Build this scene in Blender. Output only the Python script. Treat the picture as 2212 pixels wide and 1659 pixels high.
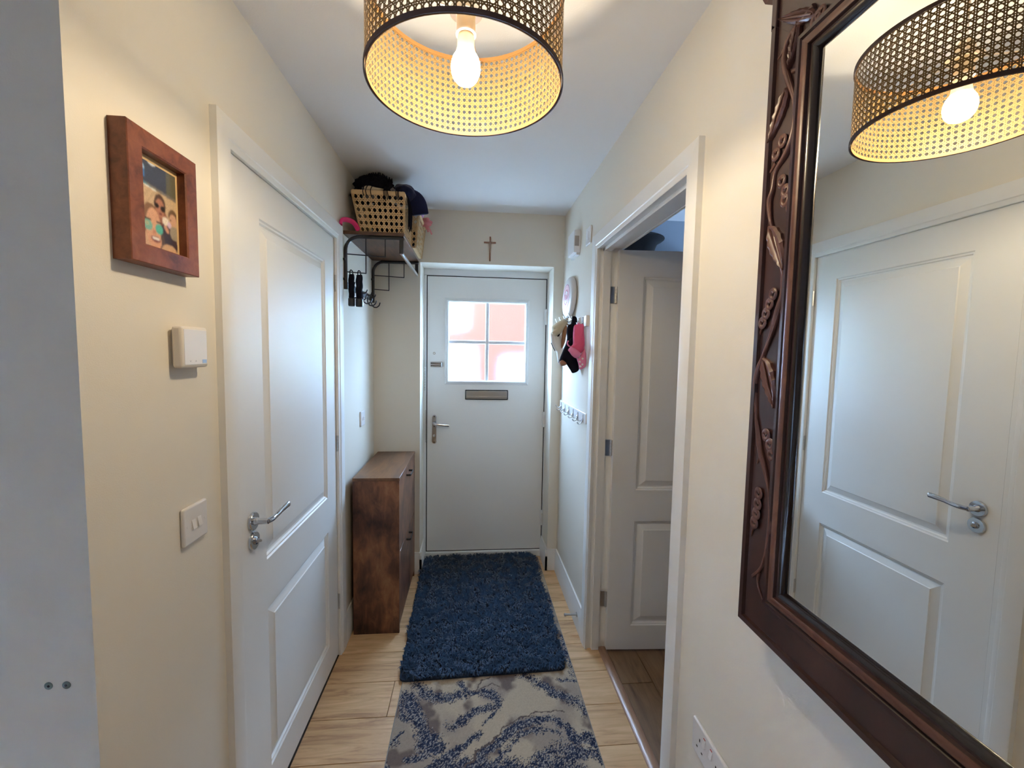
import bpy, bmesh, math, random
import numpy as np
from mathutils import Vector, Matrix, noise
from mathutils.bvhtree import BVHTree

random.seed(7)
scene = bpy.context.scene
for o in list(bpy.data.objects):
    bpy.data.objects.remove(o, do_unlink=True)
COL = scene.collection

# ------------------------------------------------------------------ camera
FPX, YAW, PITCH, ROLL = 930.1, 0.0929, 0.0718, 0.0180
CAM = Vector((0.6304, 0.0, 1.4834))
_F = Vector((math.sin(YAW) * math.cos(PITCH), math.cos(YAW) * math.cos(PITCH), -math.sin(PITCH)))
_R = Vector((math.cos(YAW), -math.sin(YAW), 0))
_U = _R.cross(_F)
_c, _s = math.cos(ROLL), math.sin(ROLL)
_R, _U = _c * _R + _s * _U, -_s * _R + _c * _U
cd = bpy.data.cameras.new('camera')
cd.sensor_width = 36.0
cd.lens = 36.0 * FPX / 2212.0
cd.clip_start = 0.02
cam = bpy.data.objects.new('camera', cd)
COL.objects.link(cam)
m = Matrix((_R, _U, -_F)).transposed().to_4x4()
m.translation = CAM
cam.matrix_world = m
scene.camera = cam


def px(x, y, axis, val):
    """photo pixel -> point on the plane axis = val"""
    d = _R * ((x - 1106) / FPX) - _U * ((y - 829.5) / FPX) + _F
    return CAM + d * ((val - CAM[axis]) / d[axis])


# ------------------------------------------------------------------ colour management, world, light
scene.view_settings.view_transform = 'Standard'
scene.view_settings.look = 'None'
scene.view_settings.gamma = 1.0
scene.view_settings.use_curve_mapping = False
scene.view_settings.exposure = 2.45
scene.cycles.max_bounces = 9
scene.cycles.diffuse_bounces = 5
scene.cycles.glossy_bounces = 4
scene.cycles.transparent_max_bounces = 24
scene.cycles.sample_clamp_indirect = 6.0
scene.cycles.caustics_reflective = False
scene.cycles.caustics_refractive = False
scene.cycles.use_denoising = True
scene.cycles.use_adaptive_sampling = True
scene.cycles.adaptive_threshold = 0.02

SKY = 38.0
BULB = 67.0
world = bpy.data.worlds.new('world')
scene.world = world
world.use_nodes = True
bg = world.node_tree.nodes['Background']
bg.inputs[0].default_value = (0.43, 0.65, 1.0, 1)
bg.inputs[1].default_value = SKY

def portal(name, loc, rot, sx, sy):
    ld = bpy.data.lights.new(name, 'AREA')
    ld.shape = 'RECTANGLE'
    ld.size, ld.size_y = sx, sy
    ld.cycles.is_portal = True
    o = bpy.data.objects.new(name, ld)
    COL.objects.link(o)
    o.location = loc
    o.rotation_euler = rot
    return o


# ------------------------------------------------------------------ dimensions
W, D, H = 1.224, 2.834, 2.382          # hall width, front wall, ceiling
YC = 0.7536                            # outside corner of the left wall
FY = 3.053                             # face of the front door
WT = 0.106                             # partition thickness


# ------------------------------------------------------------------ materials
def nmat(name):
    mt = bpy.data.materials.new(name)
    mt.use_nodes = True
    nt = mt.node_tree
    return mt, nt, nt.nodes['Principled BSDF']


def mat(name, col, rough=0.5, metal=0.0, bump=0.0, bscale=200.0, var=0.0, vscale=6.0, spec=0.5, coat=0.0, sheen=0.0):
    mt, nt, b = nmat(name)
    b.inputs['Base Color'].default_value = (*col, 1)
    b.inputs['Roughness'].default_value = rough
    b.inputs['Metallic'].default_value = metal
    b.inputs['Specular IOR Level'].default_value = spec
    if coat:
        b.inputs['Coat Weight'].default_value = coat
    if sheen:
        b.inputs['Sheen Weight'].default_value = sheen
    tc = nt.nodes.new('ShaderNodeTexCoord')
    if var:
        n = nt.nodes.new('ShaderNodeTexNoise')
        n.inputs['Scale'].default_value = vscale
        n.inputs['Detail'].default_value = 5
        nt.links.new(tc.outputs['Object'], n.inputs['Vector'])
        mx = nt.nodes.new('ShaderNodeMix')
        mx.data_type = 'RGBA'
        mx.inputs[6].default_value = (*[max(0, c * (1 - var)) for c in col], 1)
        mx.inputs[7].default_value = (*[min(1, c * (1 + var)) for c in col], 1)
        nt.links.new(n.outputs['Fac'], mx.inputs[0])
        nt.links.new(mx.outputs[2], b.inputs['Base Color'])
    if bump:
        n = nt.nodes.new('ShaderNodeTexNoise')
        n.inputs['Scale'].default_value = bscale
        n.inputs['Detail'].default_value = 3
        nt.links.new(tc.outputs['Object'], n.inputs['Vector'])
        bp = nt.nodes.new('ShaderNodeBump')
        bp.inputs['Strength'].default_value = bump
        bp.inputs['Distance'].default_value = 0.002
        nt.links.new(n.outputs['Fac'], bp.inputs['Height'])
        nt.links.new(bp.outputs['Normal'], b.inputs['Normal'])
    return mt


def wood(name, stops, stretch=(1, 1, 1), scale=5.0, rough=0.45, detail=8, blotch=0.0, bump=0.15, rand=0.0, distort=0.6, coat=0.0):
    """grain from stretched noise; stops = [(pos, rgb)...]"""
    mt, nt, b = nmat(name)
    tc = nt.nodes.new('ShaderNodeTexCoord')
    mp = nt.nodes.new('ShaderNodeMapping')
    mp.inputs['Scale'].default_value = stretch
    nt.links.new(tc.outputs['Object'], mp.inputs['Vector'])
    if rand:
        oi = nt.nodes.new('ShaderNodeObjectInfo')
        ml = nt.nodes.new('ShaderNodeMath')
        ml.operation = 'MULTIPLY'
        ml.inputs[1].default_value = 37.0
        nt.links.new(oi.outputs['Random'], ml.inputs[0])
        cb = nt.nodes.new('ShaderNodeCombineXYZ')
        for i in range(3):
            nt.links.new(ml.outputs[0], cb.inputs[i])
        nt.links.new(cb.outputs[0], mp.inputs['Location'])
    n = nt.nodes.new('ShaderNodeTexNoise')
    n.inputs['Scale'].default_value = scale
    n.inputs['Detail'].default_value = detail
    n.inputs['Roughness'].default_value = 0.62
    n.inputs['Distortion'].default_value = distort
    nt.links.new(mp.outputs[0], n.inputs['Vector'])
    fac = n.outputs['Fac']
    if blotch:
        n2 = nt.nodes.new('ShaderNodeTexNoise')
        n2.inputs['Scale'].default_value = scale * 0.9
        n2.inputs['Detail'].default_value = 4
        nt.links.new(tc.outputs['Object'], n2.inputs['Vector'])
        mx = nt.nodes.new('ShaderNodeMix')
        mx.inputs[0].default_value = blotch
        nt.links.new(fac, mx.inputs[2])
        nt.links.new(n2.outputs['Fac'], mx.inputs[3])
        fac = mx.outputs[0]
    if rand:
        ad = nt.nodes.new('ShaderNodeMath')
        ad.operation = 'MULTIPLY_ADD'
        ad.inputs[1].default_value = rand
        nt.links.new(oi.outputs['Random'], ad.inputs[0])
        nt.links.new(fac, ad.inputs[2])
        sb = nt.nodes.new('ShaderNodeMath')
        sb.operation = 'SUBTRACT'
        sb.inputs[1].default_value = rand / 2
        nt.links.new(ad.outputs[0], sb.inputs[0])
        fac = sb.outputs[0]
    cr = nt.nodes.new('ShaderNodeValToRGB')
    el = cr.color_ramp.elements
    while len(el) < len(stops):
        el.new(0.5)
    for e, (p, c) in zip(el, stops):
        e.position = p
        e.color = (*c, 1)
    nt.links.new(fac, cr.inputs[0])
    nt.links.new(cr.outputs[0], b.inputs['Base Color'])
    b.inputs['Roughness'].default_value = rough
    if coat:
        b.inputs['Coat Weight'].default_value = coat
        b.inputs['Coat Roughness'].default_value = 0.2
    if bump:
        bp = nt.nodes.new('ShaderNodeBump')
        bp.inputs['Strength'].default_value = bump
        bp.inputs['Distance'].default_value = 0.002
        nt.links.new(fac, bp.inputs['Height'])
        nt.links.new(bp.outputs[0], b.inputs['Normal'])
    return mt


def attr_mat(name, rough=0.6, spec=0.3, coat=0.0, bump=0.0, bscale=300):
    mt, nt, b = nmat(name)
    a = nt.nodes.new('ShaderNodeAttribute')
    a.attribute_name = 'Col'
    nt.links.new(a.outputs['Color'], b.inputs['Base Color'])
    b.inputs['Roughness'].default_value = rough
    b.inputs['Specular IOR Level'].default_value = spec
    b.inputs['Coat Weight'].default_value = coat
    if bump:
        tc = nt.nodes.new('ShaderNodeTexCoord')
        n = nt.nodes.new('ShaderNodeTexNoise')
        n.inputs['Scale'].default_value = bscale
        nt.links.new(tc.outputs['Object'], n.inputs['Vector'])
        bp = nt.nodes.new('ShaderNodeBump')
        bp.inputs['Strength'].default_value = bump
        bp.inputs['Distance'].default_value = 0.003
        nt.links.new(n.outputs['Fac'], bp.inputs['Height'])
        nt.links.new(bp.outputs[0], b.inputs['Normal'])
    return mt


def emit_mat(name, col, s):
    mt = bpy.data.materials.new(name)
    mt.use_nodes = True
    nt = mt.node_tree
    nt.nodes.clear()
    e = nt.nodes.new('ShaderNodeEmission')
    e.inputs[0].default_value = (*col, 1)
    e.inputs[1].default_value = s
    o = nt.nodes.new('ShaderNodeOutputMaterial')
    nt.links.new(e.outputs[0], o.inputs[0])
    return mt


def frosted_mat():
    mt = bpy.data.materials.new('frosted_glass')
    mt.use_nodes = True
    nt = mt.node_tree
    nt.nodes.clear()
    o = nt.nodes.new('ShaderNodeOutputMaterial')
    tr = nt.nodes.new('ShaderNodeBsdfTransparent')
    tr.inputs[0].default_value = (0.93, 0.96, 0.96, 1)
    rf = nt.nodes.new('ShaderNodeBsdfRefraction')
    rf.inputs['Color'].default_value = (0.95, 0.97, 0.97, 1)
    rf.inputs['Roughness'].default_value = 0.34
    rf.inputs['IOR'].default_value = 1.12
    tc = nt.nodes.new('ShaderNodeTexCoord')
    n = nt.nodes.new('ShaderNodeTexNoise')
    n.inputs['Scale'].default_value = 130
    n.inputs['Detail'].default_value = 2
    nt.links.new(tc.outputs['Object'], n.inputs['Vector'])
    bp = nt.nodes.new('ShaderNodeBump')
    bp.inputs['Strength'].default_value = 0.25
    bp.inputs['Distance'].default_value = 0.003
    nt.links.new(n.outputs['Fac'], bp.inputs['Height'])
    nt.links.new(bp.outputs[0], rf.inputs['Normal'])
    mx = nt.nodes.new('ShaderNodeMixShader')
    mx.inputs[0].default_value = 0.55
    nt.links.new(tr.outputs[0], mx.inputs[1])
    nt.links.new(rf.outputs[0], mx.inputs[2])
    gl = nt.nodes.new('ShaderNodeBsdfGlossy')
    gl.inputs['Roughness'].default_value = 0.25
    mx2 = nt.nodes.new('ShaderNodeMixShader')
    mx2.inputs[0].default_value = 0.04
    nt.links.new(mx.outputs[0], mx2.inputs[1])
    nt.links.new(gl.outputs[0], mx2.inputs[2])
    nt.links.new(mx2.outputs[0], o.inputs[0])
    return mt


M = {}
M['wall'] = mat('cream_paint', (0.82, 0.765, 0.67), 0.85, bump=0.12, bscale=350, spec=0.25)
M['wallr'] = mat('dim_room_paint', (0.42, 0.48, 0.55), 0.85, bump=0.1, bscale=300, spec=0.2)  # dim blue daylight of the side room put into the wall colour
M['ceil'] = mat('ceiling_paint', (0.86, 0.845, 0.84), 0.9, bump=0.15, bscale=220, spec=0.2)
M['white'] = mat('white_gloss_paint', (0.86, 0.85, 0.83), 0.45, bump=0.04, bscale=120)
M['fdoor'] = mat('front_door_white', (0.87, 0.865, 0.85), 0.42, bump=0.10, bscale=90)
M['upvc'] = mat('white_plastic_frame', (0.84, 0.85, 0.86), 0.3)
M['plastic'] = mat('white_plastic', (0.82, 0.80, 0.80), 0.32)
M['plastic_warm'] = mat('cream_plastic', (0.80, 0.74, 0.66), 0.35)
M['chrome'] = mat('chrome', (0.62, 0.64, 0.68), 0.12, 1.0)
M['steel'] = mat('brushed_steel', (0.62, 0.61, 0.60), 0.28, 1.0)
M['black'] = mat('black_metal', (0.018, 0.018, 0.022), 0.42)
M['gap'] = mat('dark_seal', (0.012, 0.012, 0.012), 0.8)
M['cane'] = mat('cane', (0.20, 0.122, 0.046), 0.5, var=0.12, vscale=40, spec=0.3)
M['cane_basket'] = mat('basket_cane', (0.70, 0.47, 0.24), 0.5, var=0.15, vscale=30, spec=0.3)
M['trim_brown'] = mat('dark_brown_binding', (0.05, 0.020, 0.017), 0.6)
M['trim_inner'] = mat('tan_binding', (0.24, 0.105, 0.030), 0.6)
M['bulb'] = emit_mat('lit_bulb', (1.0, 0.83, 0.56), BULB)
M['bulbneck'] = mat('bulb_collar', (0.85, 0.80, 0.68), 0.4)
M['rustic'] = wood('rustic_board', [(0.36, (0.026, 0.012, 0.010)), (0.47, (0.10, 0.042, 0.028)), (0.57, (0.24, 0.10, 0.050)), (0.70, (0.40, 0.19, 0.09))],
                   stretch=(5, 5, 1.8), scale=5.0, rough=0.42, blotch=0.55, bump=0.08)
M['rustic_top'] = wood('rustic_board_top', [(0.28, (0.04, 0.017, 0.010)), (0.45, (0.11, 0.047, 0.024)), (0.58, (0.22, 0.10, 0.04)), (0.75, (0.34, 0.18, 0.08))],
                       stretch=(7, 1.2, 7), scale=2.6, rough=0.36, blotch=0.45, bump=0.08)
M['rustic_shaded'] = wood('rustic_board_shaded', [(0.28, (0.022, 0.010, 0.008)), (0.45, (0.065, 0.030, 0.018)), (0.58, (0.14, 0.066, 0.033)), (0.75, (0.24, 0.13, 0.065))],
                         stretch=(7, 1.2, 7), scale=2.6, rough=0.42, blotch=0.45, bump=0.08)  # darker than the cabinet top: shade of the underside put into the colour
M['frame'] = wood('red_brown_wood', [(0.30, (0.035, 0.010, 0.006)), (0.42, (0.16, 0.045, 0.020)), (0.58, (0.25, 0.078, 0.033)), (0.80, (0.36, 0.14, 0.065))],
                  stretch=(5, 5, 5), scale=9, rough=0.4, blotch=0.5, bump=0.1)
M['mahog'] = wood('dark_mahogany', [(0.25, (0.012, 0.005, 0.004)), (0.5, (0.038, 0.013, 0.010)), (0.72, (0.072, 0.027, 0.018)), (0.9, (0.12, 0.054, 0.034))],
                  stretch=(3, 3, 1.5), scale=5, rough=0.34, blotch=0.4, bump=0.06, coat=0.25)
M['carve'] = wood('carved_mahogany', [(0.3, (0.055, 0.020, 0.014)), (0.55, (0.125, 0.048, 0.032)), (0.8, (0.23, 0.11, 0.075))],
                  stretch=(3, 3, 3), scale=6, rough=0.38, blotch=0.3, bump=0.06, coat=0.08)
M['mahog_dark'] = mat('black_mahogany_lip', (0.014, 0.008, 0.007), 0.22, var=0.3, vscale=20)
M['mahog_rim'] = wood('orange_mahogany_rim', [(0.3, (0.05, 0.017, 0.011)), (0.55, (0.125, 0.046, 0.025)), (0.8, (0.25, 0.115, 0.060))],
                      stretch=(3, 3, 3), scale=6, rough=0.36, blotch=0.3, bump=0.06)  # lighter and more orange than the frame's mahogany
M['oak'] = wood('light_oak', [(0.22, (0.32, 0.165, 0.072)), (0.42, (0.60, 0.365, 0.18)), (0.60, (0.72, 0.465, 0.245)), (0.85, (0.80, 0.55, 0.32))],
                stretch=(1.1, 9, 9), scale=3.2, rough=0.42, detail=9, rand=0.12, bump=0.08, distort=1.2)
M['vinyl'] = wood('brown_oak', [(0.22, (0.10, 0.055, 0.028)), (0.45, (0.20, 0.115, 0.060)), (0.65, (0.27, 0.165, 0.09)), (0.9, (0.33, 0.21, 0.12))],
                  stretch=(8, 1.2, 8), scale=3.0, rough=0.45, detail=8, rand=0.16, bump=0.08, distort=1.0)
M['strip'] = wood('oak_strip', [(0.25, (0.26, 0.14, 0.085)), (0.55, (0.40, 0.24, 0.15)), (0.85, (0.48, 0.31, 0.20))], stretch=(9, 1.2, 9), scale=3, rough=0.4)
M['subfloor'] = mat('dark_joint', (0.05, 0.035, 0.025), 0.9)
M['mat_base'] = mat('mat_backing', (0.006, 0.017, 0.040), 0.95)
M['pile'] = mat('navy_pile', (0.023, 0.055, 0.108), 0.85, var=0.45, vscale=18, spec=0.15, sheen=0.3)
M['rug'] = attr_mat('marble_rug', 0.95, 0.1, bump=0.5, bscale=420)
M['rug_edge'] = mat('rug_binding', (0.30, 0.28, 0.25), 0.9)
M['print'] = attr_mat('photo_print', 0.3, 0.5, coat=0.3)
M['tan'] = mat('tan_mount', (0.62, 0.42, 0.20), 0.6)
M['navy'] = mat('navy_cloth', (0.010, 0.013, 0.045), 0.9, bump=0.5, bscale=150, spec=0.15, sheen=0.2)
M['blackcloth'] = mat('black_wool', (0.008, 0.008, 0.014), 0.95, bump=0.6, bscale=180, spec=0.1)
M['greycloth'] = mat('grey_cloth', (0.16, 0.15, 0.16), 0.9, bump=0.3, bscale=120)
M['creamcloth'] = mat('cream_cloth', (0.66, 0.55, 0.38), 0.9, var=0.12, vscale=25, bump=0.3, bscale=120)
M['whitecloth'] = mat('white_cloth', (0.74, 0.70, 0.66), 0.9, bump=0.3, bscale=120)
M['tancloth'] = mat('tan_leather', (0.30, 0.13, 0.055), 0.6, var=0.2, vscale=30)
M['pink'] = mat('pink_cloth', (0.72, 0.10, 0.22), 0.85, var=0.1, vscale=30, bump=0.25, bscale=140)
M['pinklight'] = mat('light_pink_cloth', (0.74, 0.22, 0.36), 0.85, bump=0.25, bscale=140)
M['pinkplastic'] = mat('hot_pink_plastic', (0.72, 0.025, 0.16), 0.35)
M['coral'] = mat('coral_ribbon', (0.72, 0.25, 0.26), 0.6)
M['lilac'] = mat('lilac_cloth', (0.60, 0.30, 0.55), 0.7)
M['copper'] = mat('rose_wood', (0.30, 0.12, 0.07), 0.4)
M['bronze'] = mat('aged_metal', (0.42, 0.32, 0.24), 0.35, 0.8)
M['beige'] = mat('beige_panel', (0.42, 0.36, 0.33), 0.5)
M['blue_mark'] = mat('pale_blue_print', (0.38, 0.58, 0.85), 0.4)
M['greymark'] = mat('grey_print', (0.45, 0.48, 0.52), 0.4)
M['plug'] = mat('green_grey_plug', (0.16, 0.20, 0.17), 0.5, var=0.4, vscale=200)
M['filler'] = mat('dark_hole', (0.01, 0.01, 0.01), 0.9)
M['brick'] = mat('red_brick', (0.034, 0.0125, 0.008), 0.9, var=0.25, vscale=8, spec=0.0)
M['mortar'] = mat('mortar', (0.45, 0.38, 0.33), 0.9)
M['paving'] = mat('paving', (0.50, 0.47, 0.43), 0.9, var=0.15, vscale=3, spec=0.0)
M['hedge'] = mat('hedge_green', (0.10, 0.19, 0.05), 0.8, var=0.4, vscale=12)
M['roof'] = mat('roof_tile', (0.10, 0.09, 0.09), 0.8, spec=0.0)
M['frosted'] = frosted_mat()
M['mirror'] = mat('mirror_glass', (0.90, 0.92, 0.91), 0.0, 1.0)
M['winglass'] = mat('room_window_frame', (0.82, 0.83, 0.84), 0.35)
M['red'] = mat('red_paint', (0.5, 0.03, 0.03), 0.4)


# ------------------------------------------------------------------ mesh builder
class MB:
    def __init__(self):
        self.v = []
        self.f = []

    def add(self, verts, faces):
        b = len(self.v)
        self.v += [tuple(p) for p in verts]
        self.f += [tuple(b + i for i in f) for f in faces]
        return self

    def box(self, x0, y0, z0, x1, y1, z1):
        x0, x1 = min(x0, x1), max(x0, x1)
        y0, y1 = min(y0, y1), max(y0, y1)
        z0, z1 = min(z0, z1), max(z0, z1)
        vs = [(x, y, z) for z in (z0, z1) for y in (y0, y1) for x in (x0, x1)]
        return self.add(vs, [(0, 2, 3, 1), (4, 5, 7, 6), (0, 1, 5, 4), (2, 6, 7, 3), (0, 4, 6, 2), (1, 3, 7, 5)])

    def tube(self, pts, rad, n=8, caps=True, flat=None):
        pts = [Vector(p) for p in pts]
        k = len(pts)
        rads = rad if isinstance(rad, (list, tuple)) else [rad] * k
        tang = []
        for i in range(k):
            a, b = pts[max(0, i - 1)], pts[min(k - 1, i + 1)]
            t = (b - a)
            tang.append(t.normalized() if t.length > 1e-9 else Vector((0, 0, 1)))
        up = Vector((0, 0, 1)) if abs(tang[0].z) < 0.9 else Vector((1, 0, 0))
        nrm = (up - tang[0] * up.dot(tang[0])).normalized()
        vs = []
        for i in range(k):
            nrm = (nrm - tang[i] * nrm.dot(tang[i]))
            if nrm.length < 1e-6:
                nrm = tang[i].orthogonal()
            nrm.normalize()
            bi = tang[i].cross(nrm)
            r = rads[i]
            ra, rb = (r, r) if not isinstance(r, tuple) else r
            for j in range(n):
                a = 2 * math.pi * j / n
                vs.append(pts[i] + nrm * (ra * math.cos(a)) + bi * (rb * math.sin(a)))
        fs = []
        for i in range(k - 1):
            for j in range(n):
                j2 = (j + 1) % n
                fs.append((i * n + j, i * n + j2, (i + 1) * n + j2, (i + 1) * n + j))
        if caps:
            fs.append(tuple(reversed(range(n))))
            fs.append(tuple((k - 1) * n + j for j in range(n)))
        return self.add(vs, fs)

    def lathe(self, prof, origin, axis, n=24):
        """prof = [(r, h)], swept round axis through origin"""
        axis = Vector(axis).normalized()
        a = axis.orthogonal().normalized()
        b = axis.cross(a)
        o = Vector(origin)
        vs, fs = [], []
        for r, h in prof:
            for j in range(n):
                t = 2 * math.pi * j / n
                vs.append(o + axis * h + (a * math.cos(t) + b * math.sin(t)) * max(r, 1e-5))
        for i in range(len(prof) - 1):
            for j in range(n):
                j2 = (j + 1) % n
                fs.append((i * n + j, i * n + j2, (i + 1) * n + j2, (i + 1) * n + j))
        fs.append(tuple(reversed(range(n))))
        fs.append(tuple((len(prof) - 1) * n + j for j in range(n)))
        return self.add(vs, fs)

    def prism(self, outline, fn, d0, d1):
        """outline [(u,v)] extruded between depths; fn(u,v,d)->xyz"""
        n = len(outline)
        vs = [fn(u, v, d0) for u, v in outline] + [fn(u, v, d1) for u, v in outline]
        fs = [tuple(range(n)), tuple(reversed(range(n, 2 * n)))]
        for i in range(n):
            j = (i + 1) % n
            fs.append((i, i + n, j + n, j))
        return self.add(vs, fs)

    def puff(self, outline, fn, depth, rings=5, back=1.0, cen=None):
        """cushion-like solid from a star-shaped outline"""
        n = len(outline)
        cu = cen[0] if cen else sum(p[0] for p in outline) / n
        cv = cen[1] if cen else sum(p[1] for p in outline) / n
        vs, fs = [], []
        lay = []
        for sgn in (1, -1):
            for r in range(rings + 1):
                if sgn < 0 and r == 0:
                    continue
                t = 1 - r / rings
                dd = depth * sgn * math.sqrt(max(0, 1 - t ** 2.4)) * (1 if sgn > 0 else back)
                if r == rings:
                    lay.append((len(vs), 1, sgn))
                    vs.append(fn(cu, cv, dd))
                else:
                    lay.append((len(vs), n, sgn))
                    for u, v in outline:
                        vs.append(fn(cu + (u - cu) * t, cv + (v - cv) * t, dd))
        front = [l for l in lay if l[2] > 0]
        back_ = [lay[0]] + [l for l in lay if l[2] < 0]
        for seq, fl in ((front, False), (back_, True)):
            for a, b in zip(seq[:-1], seq[1:]):
                for j in range(n):
                    j2 = (j + 1) % n
                    q = (a[0] + j, a[0] + j2, b[0] + j2, b[0] + j) if b[1] > 1 else (a[0] + j, a[0] + j2, b[0])
                    fs.append(tuple(reversed(q)) if fl else q)
        return self.add(vs, fs)

    def blob(self, c, r, amp=0.15, freq=3.0, sub=3, seed=0.0):
        bm = bmesh.new()
        bmesh.ops.create_icosphere(bm, subdivisions=sub, radius=1.0)
        vs = []
        for v in bm.verts:
            d = v.co.normalized()
            k = 1 + amp * noise.noise(d * freq + Vector((seed, seed * 1.7, -seed))) + amp * 0.5 * noise.noise(d * freq * 2.7 + Vector((seed, 9, 3)))
            vs.append((c[0] + d.x * r[0] * k, c[1] + d.y * r[1] * k, c[2] + d.z * r[2] * k))
        bm.verts.index_update()
        fs = [tuple(v.index for v in f.verts) for f in bm.faces]
        bm.free()
        return self.add(vs, fs)


OFF = {}                                # object -> world offset


def tag(o, label=None, cat=None, group=None, kind=None):
    if label:
        o['label'] = label
    if cat:
        o['category'] = cat
    if group:
        o['group'] = group
    if kind:
        o['kind'] = kind
    return o


def thing(name, loc, label, cat, group=None, kind=None):
    o = bpy.data.objects.new(name, None)
    COL.objects.link(o)
    o.empty_display_size = 0.05
    o.location = loc
    OFF[o] = Vector(loc)
    return tag(o, label, cat, group, kind)


def obj(name, mb, mt, parent=None, bevel=0.0, seg=2, smooth=35, recalc=True, loc=None, label=None):
    """one mesh object, mb in world coordinates"""
    base = OFF[parent] if parent is not None else Vector((0, 0, 0))
    my = Vector(loc) if loc is not None else base
    me = bpy.data.meshes.new(name)
    vs = [(v[0] - my.x, v[1] - my.y, v[2] - my.z) for v in mb.v]
    me.from_pydata(vs, [], mb.f)
    if recalc:
        bm = bmesh.new()
        bm.from_mesh(me)
        bmesh.ops.recalc_face_normals(bm, faces=bm.faces)
        bm.to_mesh(me)
        bm.free()
    mts = mt if isinstance(mt, (list, tuple)) else [mt]
    for q in mts:
        me.materials.append(q)
    o = bpy.data.objects.new(name, me)
    COL.objects.link(o)
    if parent is not None:
        o.parent = parent
        o.location = my - base
    else:
        o.location = my
    OFF[o] = my
    if bevel:
        bv = o.modifiers.new('bevel', 'BEVEL')
        bv.width = bevel
        bv.segments = seg
        bv.limit_method = 'ANGLE'
        bv.angle_limit = math.radians(40)
        bv.harden_normals = False
    if smooth:
        for p in me.polygons:
            p.use_smooth = True
        me.set_sharp_from_angle(angle=math.radians(smooth))
    if label:
        o['label'] = label
    return o


def copy_tree(o, delta, parent=None, label=None):
    c = o.copy()
    COL.objects.link(c)
    OFF[c] = OFF[o] + Vector(delta)
    if parent is not None:
        c.parent = parent
    else:
        c.location = Vector(o.location) + Vector(delta)
    for ch in list(o.children):
        copy_tree(ch, delta, c)
    if label:
        c['label'] = label
    return c


def box(*a):
    return MB().box(*a)


def struct(name, mb, mt, label, cat, **k):
    return tag(obj(name, mb, mt, **k), label, cat, kind='structure')


def interp(p, q, t):
    return (p[0] + (q[0] - p[0]) * t, p[1] + (q[1] - p[1]) * t)


def catmull(pts, n=6):
    out = []
    P = [pts[0]] + list(pts) + [pts[-1]]
    for i in range(1, len(P) - 2):
        p0, p1, p2, p3 = [Vector(q) for q in P[i - 1:i + 3]]
        for s in range(n):
            t = s / n
            out.append(0.5 * ((2 * p1) + (p2 - p0) * t + (2 * p0 - 5 * p1 + 4 * p2 - p3) * t * t + (3 * p1 - p0 - 3 * p2 + p3) * t ** 3))
    out.append(Vector(pts[-1]))
    return out


def mitre_side(rect, prof, side, fn, bottom_open=False):
    """one side of a mitred moulding. rect = inner (a0,b0,a1,b1); prof = [(u outwards, height)]; fn(a,b,h)->xyz"""
    a0, b0, a1, b1 = rect
    mb = MB()
    vs = []
    for u, h in prof:
        bl = b0 if bottom_open else b0 - u
        ends = {'left': ((a0 - u, bl), (a0 - u, b1 + u)), 'right': ((a1 + u, bl), (a1 + u, b1 + u)),
                'top': ((a0 - u, b1 + u), (a1 + u, b1 + u)), 'bottom': ((a0 - u, b0 - u), (a1 + u, b0 - u))}[side]
        for a, b in ends:
            vs.append(fn(a, b, h))
    n = len(prof)
    fs = []
    for i in range(n):
        j = (i + 1) % n
        fs.append((2 * i, 2 * i + 1, 2 * j + 1, 2 * j))
    fs.append(tuple(2 * i for i in range(n)))
    fs.append(tuple(2 * i + 1 for i in reversed(range(n))))
    return mb.add(vs, fs)


# ================================================================== THE SHELL
# floor slab with planks
floor = struct('floor', box(-1.9, -1.75, -0.12, W + WT + 2.2, FY + 0.12, -0.016), M['subfloor'], 'light oak laminate floor of the hall and brown oak floor of the side room', 'floor')
PW = 0.192
plank_cache = {}


def plank(x0, x1, y0, y1, mt):
    key = (round(x1 - x0, 3), round(y1 - y0, 3), mt.name)
    if key not in plank_cache:
        g = 0.0011
        o = obj('plank', box(x0 + g, y0 + g, -0.016, x1 - g, y1 - g, 0.0), mt, floor, bevel=0.0008, seg=1, smooth=0, loc=(x0, y0, 0))
        plank_cache[key] = o
    else:
        s = plank_cache[key]
        o = s.copy()
        COL.objects.link(o)
        o.parent = floor
        o.location = (x0, y0, 0)


k = 0
y = 2.07 + 5 * PW
row = 0
while y > -1.7:
    xs = [[0.0, 0.62], [0.0, 0.93], [0.0, 0.30], [0.0, 0.78]][row % 4][1]
    x_lo = 0.0 if y - PW / 2 > YC else -1.85
    y1, y0 = min(y, FY + 0.05), y - PW
    cuts = [x_lo] + [c for c in (xs - 1.28, xs, xs + 1.28) if x_lo + 0.05 < c < 1.25] + [1.281]
    for a, b_ in zip(cuts[:-1], cuts[1:]):
        plank(a, b_, y0, y1, M['oak'])
    y -= PW
    row += 1
# side-room planks run the other way
VW = 0.145
x = 1.321
row = 0
while x < W + WT + 2.1:
    off = [0.55, 0.05, 0.83, 0.30][row % 4]
    ys = [-0.6, -0.6 + off] + [-0.6 + off + 0.92 * i for i in range(1, 5)]
    ys = [v for v in ys if v < D - 0.02] + [D]
    for a, b_ in zip(ys[:-1], ys[1:]):
        plank(x, x + VW, a, b_, M['vinyl'])
    x += VW
    row += 1
tag(obj('trim_3', MB().prism([(1.278, 0.0), (1.322, 0.0), (1.316, 0.006), (1.300, 0.009), (1.284, 0.006)], lambda u, v, d: (u, d, v), 1.19, 2.045), M['strip']),
    'rounded oak threshold strip in the right-hand doorway', 'threshold strip', kind='structure')

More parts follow.
